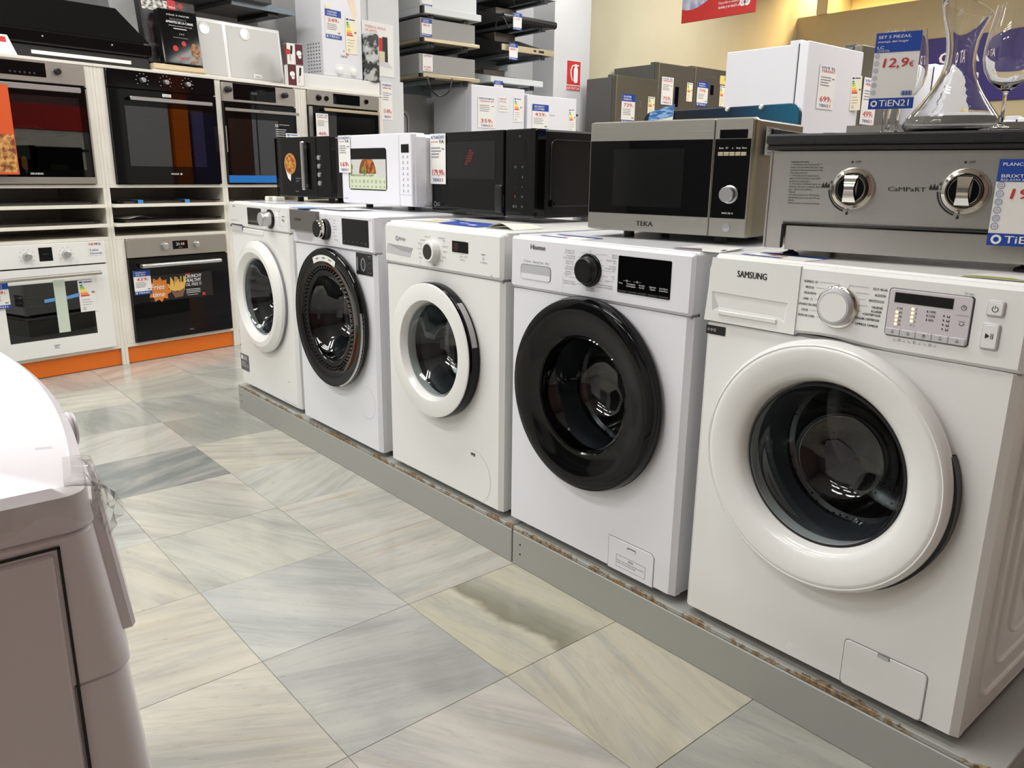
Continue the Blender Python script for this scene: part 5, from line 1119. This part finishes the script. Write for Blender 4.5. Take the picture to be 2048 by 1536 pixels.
# ------------------------------------------------------------------ things on top of the oven wall
TOP = 1.6285
def OT(x, y, z=TOP): return OV.w(x, y, z)
t = empty('cooker_hood', OT(-.85, .10), OV.r, 'large slanted black glass cooker hood at the top left', 'hood', 'cooker hoods')
g = G()   # bevelled glass face: trapezoid leaning back
def slab(pts_f, pts_b): return G().add([(x, y, z) for x, y, z in pts_f+pts_b], [(0, 1, 2, 3), (7, 6, 5, 4), (0, 4, 5, 1), (1, 5, 6, 2), (2, 6, 7, 3), (3, 7, 4, 0)])
slab([(-.56, -.02, .145), (.50, -.02, .145), (.385, .10, .325), (-.50, .10, .325)], [(-.56, .03, .135), (.50, .03, .135), (.385, .15, .32), (-.50, .15, .32)]).build('glass_face', m_black_glass, t)
slab([(-.56, .03, .02), (.49, .03, .02), (.49, .03, .15), (-.56, .03, .15)], [(-.56, .38, .02), (.49, .38, .02), (.37, .38, .32), (-.50, .38, .32)]).build('body', m_black_soft, t)
slab([(-.50, .14, .318), (.375, .14, .318), (.375, .16, .40), (-.50, .16, .40)], [(-.50, .38, .318), (.375, .38, .318), (.375, .38, .40), (-.50, .38, .40)]).build('upper_body', M('hood grey', (58, 58, 58), .4), t)
G().box(-.56, .505, -.035, .03, .072, .142, .008).build('control_bar', m_black_gloss, t)
G().box(-.56, .49, -.015, .03, .002, .071, .004).build('lower_front', m_black_soft, t)
G().box(-.125, .385, -.019, -.014, .026, .044, .001).build('light_strip', m_lamp, t)
for x in (-.07, .28): G().lathe(x, .112, [(.005, -.0352), (.004, -.038), (0, -.0385)], 12).build('touch_light', m_silver, t)
o = G().add([(0, 0, 0), (.10, 0, 0), (.07, .02, .095), (-.02, .02, .095), (0, .0012, 0), (.10, .0012, 0), (.07, .0212, .095), (-.02, .0212, .095)], [(0, 1, 2, 3), (7, 6, 5, 4), (0, 4, 5, 1), (1, 5, 6, 2), (2, 6, 7, 3), (3, 7, 4, 0)]).build('price_tag', m_paper, None, OT(-1.16, .03)); o.rotation_euler.z = OV.r; tag(o, 'white price card leaning on the large black hood', 'price tag')
G().quad(.02, .07, .06, .085, -.0).xf(lambda a, b, c: (a-.01, b+c*.21-.0012, c)).build('price_lettering', m_red, o)
# black steak promotion cartons
bd = G().box(-.15, .17, 0, .135, 0, .028, .003).build('wooden_block', two_tone('pale wood', (222, 204, 170), (206, 184, 146), 12, .3, .7, .5, stretch=(1, 8, 8)), None, OT(-.20, .05, TOP+.018)); bd.rotation_euler.z = OV.r; tag(bd, 'pale wooden block under the black cartons', 'block')
bd = G().box(-.15, .20, .02, .2, 0, .0175, .002).build('white_board', m_board, None, OT(-.20, .04)); bd.rotation_euler.z = OV.r; tag(bd, 'white board under the pale wooden block', 'board')
m_food = two_tone('dark food print', (30, 26, 26), (86, 78, 74), 26, .5, .68, .3)
t = empty('carton', OT(-.345, .115, TOP+.0548), OV.r, 'tall black carton with food pictures behind the smaller one', 'carton', 'black cartons on the oven wall'); t.rotation_euler.x = R(-8)
G().box(0, .335, 0, .06, 0, .36, .002).build('box', m_black_soft, t); G().quad(.01, .325, .01, .35, -.0008).build('front_print', m_food, t)
G().quad(.01, .17, .29, .35, -.0014).build('herb_picture', two_tone('herb picture', (226, 224, 214), (70, 66, 60), 50, .4, .6, .4), t); G().disc(.245, .335, .015, -.0014, 14).build('tomato_picture', m_red, t)
st = G().quad(.165, .215, .30, .36, -.002).build('red_badge', m_red, t); g = G(); text(g, 'TEKA', .19, .315, .011, -.0026, 'C', bold=.04, w=.042); g.build('badge_lettering', m_white_ink, st)
G().quad(.30, .33, .02, .065, -.0014).build('bar_code', m_paper, t)
t = empty('carton', OT(-.285, .045, TOP+.0535), OV.r, 'black glossy carton lettered for meat lovers standing on the pale block', 'carton', 'black cartons on the oven wall'); t.rotation_euler.x = R(-7)
G().box(0, .235, 0, .055, 0, .295, .005).build('box', m_black_gloss, t); b = -.0008
g = G(); text(g, 'STEAK X MASTER', .1175, .262, .008, b, 'C', w=.14); text(g, 'AMANTES DE LA CARNE', .122, .222, .0125, b, 'C', bold=.04, w=.165); text(g, 'Descubre el primer horno grill', .125, .206, .006, b, 'C', w=.14); g.quad(.08, .16, .192, .196, b); text(g, '/ > /', .125, .16, .012, b, 'C'); g.quad(.07, .16, .145, .146, b); g.build('lettering', m_white_ink, t)
g = G(); text(g, 'BIENVENIDOS', .115, .239, .010, b, 'C', w=.10); g.build('grey_lettering', m_ink_grey, t)
G().disc(.075, .085, .016, b, 20).disc(.13, .115, .014, b, 18).build('red_seal', m_red, t); g = G(); text(g, 'Flame', .115, .028, .02, b, 'C', shear=.3, w=.075); g.build('script_lettering', m_red, t)
G().poly([(.17, .06), (.21, .03), (.225, .06), (.222, .10), (.20, .125), (.18, .12), (.172, .10)], b).poly([(.15, .012), (.2, .008), (.21, .02), (.18, .028)], b).build('meat_picture', two_tone('meat picture', (96, 56, 26), (176, 124, 66), 60, .4, .6, .4), t)
# white filter hood leaning on the wall
t = empty('cooker_hood', OT(.030, .20, TOP+.0112), OV.r, 'white hood insert showing grey filters and two round lamps', 'hood', 'cooker hoods'); t.rotation_euler.x = R(-6)
w, h = .60, .352
G().box(-.08, w, 0, .10, 0, h, .006).build('frame', m_plastic, t)
for x0, x1 in ((-.06, .178), (.200, w-.02)): 
    f = G().prism(rrect(x0, x1, .022, h-.022, .004), -.003, .01, .002).build('grease_filter', M('filter mesh grey', (196, 195, 192), .4, metal=.2, gscale=300, grain=.3), t)
G().prism(rrect(.36, .42, .03, .055, .002), -.006, -.002).build('filter_latch', m_plastic, t); G().quad(.37, .41, .037, .042, -.0066).build('latch_line', m_seam, t)
for x in (.050, .330):
    l_ = G().lathe(x, h-.062, [(.036, -.003), (.034, -.008), (.026, -.008), (.024, -.003)], 30).build('lamp_ring', m_plastic, t)
    G().disc(x, h-.062, .024, -.0045, 24).build('lamp_lens', m_chrome, l_)
# stacked small cartons
m_mar = M('maroon print', (88, 34, 40), .45)
for i, (z, lab) in enumerate(((0, 'lower small carton with maroon front beside the hood insert'), (.128, 'upper small carton with white front beside the hood insert'))):
    t = empty('carton', OT(.525, .02, TOP+z), OV.r+R(-14), lab, 'carton', 'small maroon and white cartons')
    G().box(0, .105, 0, .06, 0, .127, .001).build('box', m_mar if i == 0 else m_paper, t)
    G().box(-.0008, 0, .001, .059, .002, .125).build('side_print', m_paper if i == 0 else m_mar, t)
    G().box(.055, .1048, -.0008, 0, .002, .125).build('front_half', m_paper if i == 0 else m_mar, t)
    g = G(); x = .028 if i == 0 else .08; g.disc(x, .07, .017, -.0014, 18).disc(x+.004, .05, .011, -.0014, 14).build('white_drop', m_white_ink, t)
    x = .08 if i == 0 else .028; G().add([(x-.008, -.0014, .06), (x+.006, -.0014, .065), (x+.011, -.0014, .11), (x-.003, -.0014, .115)], [(0, 1, 2, 3)]).build('product_picture', m_ink, t)
    g = G(); text(g, 'CALOR', x-.004, .02, .008, -.0014, rot=R(90)); g.build('lettering', m_mar, t)
    if i: G().disc(.006, .075, .016, -.002, 14).build('red_seal', m_red, t)
# water heater on its white block
o = G().box(0, .66, 0, .34, 0, .087, .004).build('white_block', m_plastic, None, OT(.645, .02)); o.rotation_euler.z = OV.r; tag(o, 'white block under the tall white water heater', 'block')
t = empty('water_heater', OT(.85, .06, TOP+.088), OV.r, 'tall white water heater with 249 price tag and two round knobs', 'heater')
w = .342
G().box(0, w, 0, .30, 0, .62, .012).build('case', m_plastic_cool, t)
g = G()
for i in range(9):
    for j in range(5): g.box(-.0012, 0, .04+j*.03, .055+j*.03, .03+i*.022, .04+i*.022)
g.build('side_vent', m_seam, t)['kind'] = 'stuff'
G().prism([(.09, .05)]+[(.09+.19*i/12, .095+.02*math.sin(math.pi*i/12)) for i in range(13)][::-1][::-1]+[(.28, .05)], -.004, .001).build('knob_panel', m_plastic, t) if False else G().prism(rrect(.09, .28, .02, .09, .03), -.004, .001, .003).build('knob_panel', m_plastic, t)
for x in (.125, .245): G().lathe(x, .047, [(.028, -.003), (.026, -.02), (.02, -.024), (0, -.024)], 28).build('knob', m_plastic, t)
G().quad(.165, .175, .175, .18, -.0008).build('seam_mark', m_ink, t); g = G(); text(g, 'COINTRA', .14, .135, .014, -.0008, bold=.03, w=.06); g.build('lettering', m_ink_grey, t); G().poly([(.19, .155), (.215, .15), (.205, .17), (.185, .165)], -.0008).build('flame_mark', M('flame orange', (230, 110, 60), .5), t)
G().poly([(.12+.15*i/10, .58-.20*(i/10)**2) for i in range(11)]+[(.30, .42), (.27, .55), (.20, .60)], -.0006).build('peach_swirl', M('peach print', (240, 218, 196), .5), t)
HT = F(OT(.85, .06, TOP+.088), OV.r)
small_tag('price_tag', HT, .02, .245, .135, .18, '249', 'price tag reading 249 on the tall white water heater', 'tags on the oven wall', 'blue', -.003, ('CALENTADOR', 'COINTRA'))
energy(HT, .19, .165, .10, .235, 'energy label with cream lower half on the water heater', -.003, yellow=True)
o = G().box(0, .04, 0, .006, 0, .03, .002).build('paper_note', M('cream note', (238, 232, 206), .6), None, HT.w(.025, -.007, .425)); o.rotation_euler.z = OV.r; tag(o, 'small cream note near the top of the water heater', 'note')
# camouflage cylinder and poster
o = G().lathe(0, 0, [(0, 0), (.058, 0), (.06, .003), (.06, .30), (.057, .312), (.04, .318), (0, .318)], 40, 'z', True).build('patterned_cylinder', two_tone('grey camouflage', (52, 54, 52), (196, 198, 196), 16, .46, .56, .5), None, OT(1.2555, .055, TOP+.0885)); tag(o, 'grey camouflage patterned cylinder beside the water heater', 'cylinder')
t = empty('poster', OV.w(1.245, .127, 1.775), OV.r, 'white wall poster with red heading and three coloured blocks', 'poster')
G().box(0, .30, 0, .002, 0, .36).build('sheet', m_paper, t); b = -.0006
g = G(); text(g, 'PUEDE EL ESTILO', .035, .315, .016, b, w=.19); text(g, 'DE ANTES...', .035, .29, .016, b, w=.12); g.build('red_lettering', m_red, t); lines(G(), .035, .15, .27, 2, .012, b, .004).quad(.09, .14, .06, .066, b).build('fine_print', m_ink_grey, t)
for x0, x1, z0, z1, m in ((.085, .135, .12, .245, m_black_soft), (.135, .19, .12, .26, m_red), (.19, .24, .10, .27, m_black_soft), (.155, .21, .10, .17, M('cream block', (214, 204, 170), .5))): G().quad(x0, x1, z0, z1, b-.0006*(1 if m.name == 'cream block' else 0)).build('block_picture', m, t)
G().poly([(.12, .07), (.285, .06), (.24, .10), (.14, .11)], b).build('shadow_picture', M('pale grey print', (206, 206, 210), .5), t)
small_tag('price_tag', OV, 1.318, 1.465, .10, .255, '1149', 'tall white price list on the panel beside the last oven', 'tags on the oven wall', 'plain', .0180, ('HORNOS', 'oferta'))
t = empty('wall_shelf', OV.w(.26, .62, 2.09), OV.r, 'steel edged wall shelf above the hood insert', 'shelf'); G().box(0, .47, -.42, -.001, 0, .028, .002).build('board', m_steel_dark, t); G().box(0, .47, -.43, -.42, -.004, .032, .001).build('edge_trim', M('blue grey metal', (120, 132, 140), .35, metal=.5), t)
G().box(.28, .36, -.40, -.05, -.028, -.0005).build('bracket', m_black, t)
o = G().box(0, .62, -.48, -.02, 0, .14, .004).build('cooker_hood', M('charcoal wall shade', (64, 66, 68), .35), None, OV.w(-.10, .62, 2.119)); o.rotation_euler.z = OV.r; tag(o, 'charcoal box on the wall shelf standing for dark wall shading', 'hood')  # dark box put here to stand for the shading on the wall
# ------------------------------------------------------------------ hoods on wall brackets in the niche
NF = F((-4.5, 0, 0), R(90))       # fronts face +x: local x = room y
def bracket(y0, y1, z, label):
    t = empty('wall_bracket', NF.w((y0+y1)/2, .69, z), NF.r, label, 'bracket', 'grey wall brackets'); w = (y1-y0)/2; m = M('bracket grey', (128, 138, 144), .4, metal=.5) if 'bracket grey' not in bpy.data.materials else bpy.data.materials['bracket grey']
    for x in (-w+.10, w-.14): 
        G().box(x, x+.04, -.63, -.001, -.028, -.0005, .002).build('arm', m, t); G().box(x, x+.04, -.645, -.63, -.03, .012, .002).build('arm_tip', m_black, t)
    G().box(-w, w, -.02, -.001, -.06, .03).build('rail', m, t)
def canopy(y0, y1, z0, z1, label, mat, lipm, liph=.025, dep=.3, lip=.03, tagp=None, tl='', logo=None):
    t = empty('cooker_hood', NF.w(y0, .10, z0), NF.r, label, 'hood', 'cooker hoods'); w, h = y1-y0, z1-z0
    G().box(0, w-.015, -.06, dep+.2, liph, h, .003).build('body', mat, t)
    G().box(0, w+.012, -.06-lip, dep+.2, 0, liph, .003).build('pull_out_lip', lipm, t)
    G().box(-.003, .016, -.0615-lip, -.05, .0, liph+.002, .001).build('lip_end', m_black_soft, t)
    G().box(.05, w-.05, .02, dep+.15, -.006, -.0002).build('grease_filter', m_steel_dark, t)
    if tagp: small_tag('price_tag', NF, y0+tagp[0], tagp[1], .095, .125, tagp[2], tl, 'tags on cooker hoods', tagp[3], .036, ('CAMPANA', 'EXTRA'), detail=False)
m_hood_g = M('grey hood paint', (150, 149, 146), .4); m_hood_w = M('white hood paint', (214, 218, 218), .3)
canopy(2.37, 2.93, 2.285, 2.62, 'white cooker hood on the top bracket of the left hood stack', m_hood_w, m_hood_w, .05, tagp=(.01, 2.335, '99', 'blue'), tl='price tag at the top edge on the white upper hood')
canopy(2.365, 2.915, 2.083, 2.255, 'grey cooker hood with champagne lip, upper of the two alike', m_hood_g, m_gold, tagp=(.01, 2.122, '85,9', 'blue'), tl='blue and white price tag on the upper grey hood')
canopy(2.35, 2.915, 1.822, 1.995, 'grey cooker hood with champagne lip, lower of the two alike', m_hood_g, m_gold, tagp=(.03, 1.868, '129', 'plain'), tl='white price tag on the lower grey hood')
bracket(2.36, 2.93, 2.276, 'grey bracket arms under the white upper hood'); bracket(2.36, 2.93, 2.075, 'grey bracket arms under the upper grey hood'); bracket(2.36, 2.93, 1.814, 'grey bracket arms under the lower grey hood')
def slope_hood(y0, y1, z0, zf, zb, label, mat, fm, tagp=None, tl='', rnd=False, marks=False):
    t = empty('cooker_hood', NF.w(y0, .05, z0), NF.r, label, 'hood', 'cooker hoods'); w = y1-y0; h = zf-z0; hb = zb-z0
    prof = [(-.0, 0), (-.0, h), (.10, h+.018), (.46, hb), (.60, hb), (.60, 0)]
    G().add([(x, a, b_) for x in (0, w) for a, b_ in prof], [tuple(range(6)), tuple(range(11, 5, -1))]+[((i+1) % 6, i, 6+i, 6+(i+1) % 6) for i in range(6)]).build('body', mat, t)
    if rnd: G().tube([(-.005, 0, h/2), (w+.005, 0, h/2)], h*.62, 16).build('front_edge', fm, t)
    else: G().box(-.004, w+.004, -.012, .004, -.001, h+.002, .002).build('front_edge', fm, t)
    G().box(.22*w, .62*w, .25, .40, h+.03, hb+.01, .004).build('outlet_grille', m_steel_dark, t) if hb-h > .05 else None
    if marks:
        G().quad(.36*w+.14, .36*w+.17, h*.35, h*.7, -.0128).quad(.70*w, .81*w, h*.3, h*.7, -.0128).build('slide_switch', m_ink, t)
    if tagp: small_tag('price_tag', NF, y0+tagp[0], tagp[1], .095, .13, tagp[2], tl, 'tags on cooker hoods', 'blue', -.0-.02+.03-.0, ('CAMPANA', 'EXTRA'), detail=False)
slope_hood(3.20, 3.79, 2.335, 2.385, 2.48, 'black cooker hood with rounded front edge on the upper right bracket', m_black, m_black, (.08, 2.27, '119'), 'price tag reading 119 on the rounded black hood', True)
slope_hood(3.19, 3.775, 2.105, 2.15, 2.28, 'dark cooker hood with champagne front and slide switches', m_black_soft, m_gold, (.05, 2.03, '89'), 'price tag reading 89 on the champagne fronted hood', False, True)
slope_hood(3.07, 3.655, 1.842, 1.886, 1.965, 'slim white cooker hood just above the low white fridges', m_hood_w, m_hood_w, (.01, 1.72, '115'), 'price tag hanging from the slim white hood')
slope_hood(3.1, 3.80, 2.56, 2.60, 2.62, 'dark hood cut by the top edge with white slab', m_black, m_plastic)
bracket(3.2, 3.78, 2.326, 'grey bracket arms under the rounded black hood'); bracket(3.2, 3.78, 2.096, 'grey bracket arms under the champagne fronted hood'); bracket(3.08, 3.66, 1.834, 'grey bracket arms under the slim white hood'); bracket(3.12, 3.8, 2.552, 'grey bracket arms under the topmost dark hood')
G().box(-5.18, -4.86, 2.97, 3.0, 1.8, 2.7) if False else None
def cable(pts, label):
    n = []; P = [Vector(p) for p in pts]
    for i in range(len(P)-1):
        for k in range(6):
            u = k/6; a = P[max(i-1, 0)]; b = P[i]; c = P[i+1]; d = P[min(i+2, len(P)-1)]
            n.append(.5*((2*b)+(c-a)*u+(2*a-5*b+4*c-d)*u*u+(3*b-a-3*c+d)*u**3))
    o = G().tube([tuple(p) for p in n]+[tuple(P[-1])], .006, 7).build('power_cord', m_black); tag(o, label, 'cord', 'cords hanging from hoods')
cable([(-4.46, 2.37, 1.822), (-4.44, 2.38, 1.74), (-4.44, 2.46, 1.68), (-4.44, 2.56, 1.72), (-4.45, 2.60, 1.822)], 'looped black cord hanging below the lower grey hood')
cable([(-4.6, 3.16, 2.27), (-4.55, 3.14, 2.33), (-4.52, 3.18, 2.35), (-4.5, 3.22, 2.27)], 'black cord looped above the champagne fronted hood')
cable([(-4.58, 3.2, 2.49), (-4.54, 3.22, 2.55), (-4.54, 3.29, 2.55), (-4.55, 3.32, 2.47)], 'black cord looped above the rounded black hood')
# plastic covered grey panel low in the niche
o = G().prism(rrect(-.19, .19, .002, 1.60, .05), 0, .03, .004).build('wrapped_panel', M('wrapped grey panel', (150, 150, 150), .25), None, NF.w(2.33, .45, 0)); o.rotation_euler.z = NF.r; tag(o, 'grey panel in clear wrap standing low in the niche', 'panel')
G().tube([(x, -.0015, z) for x, z in rrect(-.165, .165, .98, 1.575, .05)], .004, 6, True).build('outline', m_black_soft, o)
# ------------------------------------------------------------------ refrigerators
def fridge(x, y0, w, z0, ztop, dep, label, mat, door=None, split=None, disp=None, group='fridges along the wall', logo=None):
    f = F((x, y0, 0), R(90)); t = empty('refrigerator', (x, y0, z0), R(90), label, 'refrigerator', group); h = ztop-z0
    G().box(.004, w-.004, .07, dep, .02, h-.01, .004).build('cabinet', mat, t)
    G().box(.01, w-.01, .058, .072, .03, h-.012).build('door_seal', m_gap, t)
    parts = [(0.03, h)] if not split else [(.03, split-.004), (split+.004, h)]
    for a, b_ in parts: G().prism(rrect(0, w, a, b_, .006), 0, .058, .004).build('door', door or mat, t)
    if disp: G().prism(rrect(disp[0], disp[1], disp[2]-z0, disp[3]-z0, .006), -.002, .002).build('display', m_black_glass, t)
    if logo: g = G(); text(g, logo[0], logo[1], logo[2]-z0, logo[3], -.0008, 'C', bold=.02); g.build('lettering', m_ink_grey, t)
    G().box(w*.02, w*.12, .06, .13, h-.009, h+.012, .002).build('hinge_cover', mat, t)
    for a in (.05, w-.05):
        for b_ in (.10, dep-.05): G().lathe(a, b_, [(0, 0), (.02, 0), (.02, .012), (.01, .021), (0, .021)], 12, 'z', True).build('foot', m_black, t)
    return f
m_inox = steel('inox fridge door', (124, 120, 110), .34, (2, 2, 120)); m_inox_side = M('fridge grey side', (92, 92, 90), .45); m_white_f = M('white fridge', (226, 226, 232), .3)
o = G().box(-5.19, -4.46, 2.55, 4.11, 0, .10).box(-4.885, -4.36, 4.11, 8.6, 0, .10).box(-5.19, -4.885, 4.62, 8.6, 0, .10).build('display_plinth', m_plinth); tag(o, 'grey plinth under the wall row of fridges', 'plinth')
FZ = .1003
f = fridge(-4.5, 2.833, .58, FZ, 1.80, .55, 'low white fridge priced 359 below the hoods', m_white_f)
small_tag('price_tag', f, .064, 1.465, .185, .25, '359', 'price tag reading 359 on a low white fridge', 'tags on fridges', 'plain', -.004, ('PONTE EN MARCHA', 'renueva ya'))
t = empty('sticker', f.w(.285, -.003, 1.605), f.r, 'white sticker with red heading beside the 359 tag', 'sticker'); G().box(0, .105, 0, .001, 0, .115).build('sheet', m_paper, t); g = G(); text(g, 'NEW', .01, .095, .014, -.0006, bold=.03, w=.08); g.build('red_lettering', m_red, t); g = G(); text(g, 'POL', .015, .073, .014, -.0006, bold=.03, w=.075); text(g, '5 años', .012, .04, .013, -.0006, w=.07); text(g, 'Garantía', .012, .018, .012, -.0006, w=.08); g.build('lettering', m_ink_grey, t)
energy(f, .455, 1.53, .095, .20, 'energy label on the fridge priced 359')
f = fridge(-4.5, 3.445, .60, FZ, 1.763, .55, 'white fridge priced 439 beside the extinguisher', m_white_f, logo=('Hisense', .30, 1.60, .014))
small_tag('price_tag', f, .055, 1.455, .195, .235, '439', 'price tag reading 439 on the white fridge', 'tags on fridges', 'blue', -.004, ('FRIGORÍFICO', 'COMBI'))
energy(f, .515, 1.475, .085, .20, 'energy label with curled foot on the fridge priced 439', tilt=R(-5))
f = fridge(-4.4, 4.465, .60, FZ, 2.0, .40, 'steel fridge priced 739 in front of the taller pair', m_inox_side, m_inox, logo=('2', .345, 1.74, .05))
small_tag('price_tag', f, .075, 1.57, .19, .27, '739', 'price tag reading 739 on the shorter steel fridge', 'tags on fridges', 'blue', -.004)
energy(f, .455, 1.66, .10, .18, 'energy label on the steel fridge priced 739', yellow=True)
f = fridge(-4.55, 5.245, .582, FZ, 2.195, .62, 'tall steel fridge priced 759 with narrow black dispenser', m_inox_side, m_inox, disp=(.265, .325, 1.79, 1.985), logo=('BALAY', .31, 2.10, .012))
small_tag('price_tag', f, .045, 1.80, .185, .265, '759', 'price tag reading 759 on the tall steel fridge', 'tags on fridges', 'plain', -.004, ('VIVE EL', 'VERANO'))
energy(f, .455, 1.855, .095, .185, 'energy label on the tall steel fridge priced 759', yellow=True)
f = fridge(-4.55, 5.835, .585, FZ, 2.21, .62, 'tall steel fridge priced 799 at the end of the wall row', m_inox_side, m_inox, disp=(.27, .325, 1.945, 2.045), logo=('HISENSE', .30, 2.12, .013))
small_tag('price_tag', f, .04, 1.82, .185, .245, '799', 'price tag reading 799 on the end steel fridge', 'tags on fridges', 'blue', -.004)
energy(f, .44, 1.84, .10, .215, 'energy label on the end steel fridge priced 799', yellow=True)
o = G().prism(rrect(0, .13, 0, .09, .01), 0, .001).build('sticker', M('yellow sticker', (226, 214, 120), .5), None, f.w(.425, -.003, 2.065)); o.rotation_euler.z = f.r; tag(o, 'yellow sticker above the energy label of the end steel fridge', 'sticker')
G().disc(.11, .06, .028, -.0006, 18).build('green_circle', M('green print', (120, 150, 50), .5), o)
# island fridges nearer the camera
f = fridge(-1.616, 3.03, .635, 0.0005, 1.846, .555, 'big white fridge priced 699 behind the steel microwave', m_white_f, group='free standing fridges')
small_tag('price_tag', f, .135, 1.49, .19, .245, '699', 'price tag reading 699 on the big white fridge', 'tags on fridges', 'plain', -.004, ('VIVE EL', 'VERANO'))
energy(f, .53, 1.50, .095, .20, 'curled yellow energy label on the big white fridge', rz=R(-12), yellow=True, tilt=R(-4))
f = fridge(-1.80, 4.0, .62, 0.0005, 1.945, .60, 'dark grey fridge behind the 12,9 price card', m_inox_side, m_inox, group='free standing fridges')
small_tag('price_tag', f, .06, 1.45, .20, .30, '499', 'price tag half hidden behind the 12,9 card', 'tags on fridges', 'plain', -.004, ('VIVE EL', 'VERANO'))
f = fridge(-1.55, 4.66, .62, 0.0005, 1.86, .60, 'white fridge behind the wine glass by the price card', m_white_f, group='free standing fridges')
energy(f, .42, 1.45, .10, .24, 'yellow energy label on the fridge behind the decanter', yellow=True, rz=R(-15))
f = fridge(-.72, 3.9, .62, 0.0005, 1.44, .60, 'low white fridge behind the glass right of the decanter', m_white_f, group='free standing fridges')
small_tag('price_tag', f, .06, 1.12, .19, .24, '429', 'price tag on the low fridge behind the right glass', 'tags on fridges', 'plain', -.004, ('VIVE EL', 'VERANO'))
# fire extinguisher and its sign
t = empty('fire_extinguisher', (-4.80, 4.25, .35), R(90), 'red fire extinguisher in the gap between fridges', 'extinguisher')
EX = 1.0
G().lathe(0, 0, [(0, .55), (.07, .55), (.078, .57), (.08, .95), (.078, 1.14), (.06, 1.19), (.03, 1.215), (.022, 1.225), (.022, 1.25), (0, 1.25)], 32, 'z', True).build('cylinder', M('extinguisher red', (190, 24, 26), .25, coat=.5), t)
G().lathe(0, 0, [(.0806, 1.02), (.0806, 1.10)], 32, 'z', True).build('white_label', m_paper, t); G().box(-.02, .02, -.025, .025, 1.245, 1.285, .004).box(-.012, .012, -.11, .01, 1.285, 1.30, .003).build('valve', m_black, t)
G().tube([(.0, 0, 1.26), (-.06, -.02, 1.30), (-.11, -.02, 1.25), (-.115, -.02, 1.1), (-.09, -.02, .75)], .011, 8).build('hose', m_black, t)
t = empty('safety_sign', (-4.897, 4.29, 1.885), R(90), 'red sign with white extinguisher symbol reading EXTINTOR', 'sign'); w = .19
G().box(0, w, 0, .003, .0, .275).build('plate', m_paper, t); b = -.0008
G().quad(.004, w-.004, .055, .271, b).quad(.002, w-.004, .003, .046, b).build('red_field', m_red, t)
g = G().prism(rrect(.095, .150, .075, .215, .02), b-.0008, b-.0006); g.poly([(.105, .215), (.14, .215), (.138, .228), (.16, .228), (.165, .24), (.13, .24), (.125, .25), (.108, .24)], b-.0008)
g.tube([(.11, b-.0012, .235), (.075, b-.0012, .225), (.055, b-.0012, .185), (.058, b-.0012, .14), (.078, b-.0012, .09)], .006, 6); text(g, 'EXTINTOR', w/2, .012, .024, b-.0006, 'C', bold=.02, w=w*.86); g.build('white_symbol', m_white_ink, t)
# hanging sign near the top edge, dark blue banner on the rear wall
t = empty('hanging_sign', (-4.5178, 5.5, 2.579), 0, 'red and pale hanging sign cut by the top edge', 'sign'); w = .85
G().box(0, w, 0, .02, 0, .9, .002).build('board', m_red, t); b = -.0008
G().poly([(0, .13), (.05, .115), (.12, .11), (.20, .125), (.33, .18), (.47, .235), (.60, .26), (w, .38), (w, .9), (0, .9)], b).build('picture_field', two_tone('pale picture field', (206, 208, 220), (150, 156, 196), 5, .45, .6, .5, stretch=(3, 1, 1)), t)
g = G(); text(g, 'Disponible en nuestras', .44, .115, .022, b, w=.23); text(g, 'tiendas y en tien21.es', .44, .075, .026, b, bold=.02, w=.24); g.disc(.71, .10, .033, b, 20).disc(.76, .10, .033, b, 20).build('white_print', m_white_ink, t)
g = G().ring(.71, .10, .015, .010, b-.0008); g.ring(.76, .10, .012, .008, b-.0008); g.build('icon_print', m_red, t)
for x in (.1, .75): G().tube([(x, .01, .9), (x, .01, CEIL-2.58)], .003, 6).build('hanger_wire', m_silver, t)
t = empty('banner', (-3.62, 8.747, 1.95), 0, 'dark blue banner with white letters on the rear wall', 'banner')
G().box(0, 1.9, -.02, 0, 0, .72, .004).build('panel', M('banner navy', (38, 26, 110), .45), t); g = G(); text(g, 'o', .30, .44, .17, -.0206, bold=.03); text(g, 'TA', .50, .43, .13, -.0206, bold=.02); g.build('lettering', m_white_ink, t)

# ------------------------------------------------------------------ shop fittings across the aisle, seen only in reflections
o = G().box(1.95, 2.2, 5.0, 5.27, 0, 2.6, .004).build('promotion_column', m_orange); tag(o, 'tall orange promotion column across the shop', 'column')
o = G().box(1.98, 2.2, 4.2, 4.96, 0, 2.2, .01).build('display_stand', M('stand grey white', (190, 192, 194), .5)); tag(o, 'pale grey display stand beside the orange column', 'stand')
o = G().box(1.98, 2.2, 5.35, 5.9, 0, 1.9, .01).build('display_stand', M('stand violet', (96, 92, 150), .5)); tag(o, 'violet display stand beyond the orange column', 'stand')
t = empty('shelf_unit', (2.1, 3.1, 0), R(-90), 'white shelf unit with red header across the shop', 'shelf')
G().box(-.7, .7, 0, .35, 0, 1.55, .004).build('case', m_board, t); G().box(-.7, .7, -.02, .35, 1.551, 1.85, .004).build('header', m_red, t)
for z in (.45, .95, 1.3): G().box(-.66, .66, -.012, -.0005, z, z+.03).build('shelf_edge', m_black_soft, t)
t = empty('shelf_unit', (-4.6, -3.4, 0), R(180), 'long dark shelf unit added across the aisle for dark reflections', 'shelf')
m_dk = M('dark shelf grey', (44, 44, 47), .55)  # unseen shelf, added so the black fronts reflect something dark
G().box(-1.95, 1.95, .0, .5, 0, 2.1, .004).build('case', m_dk, t)
for z in (.5, 1.0, 1.5): G().box(-1.9, 1.9, -.012, -.0005, z, z+.03).build('shelf_edge', m_grey_pl, t)
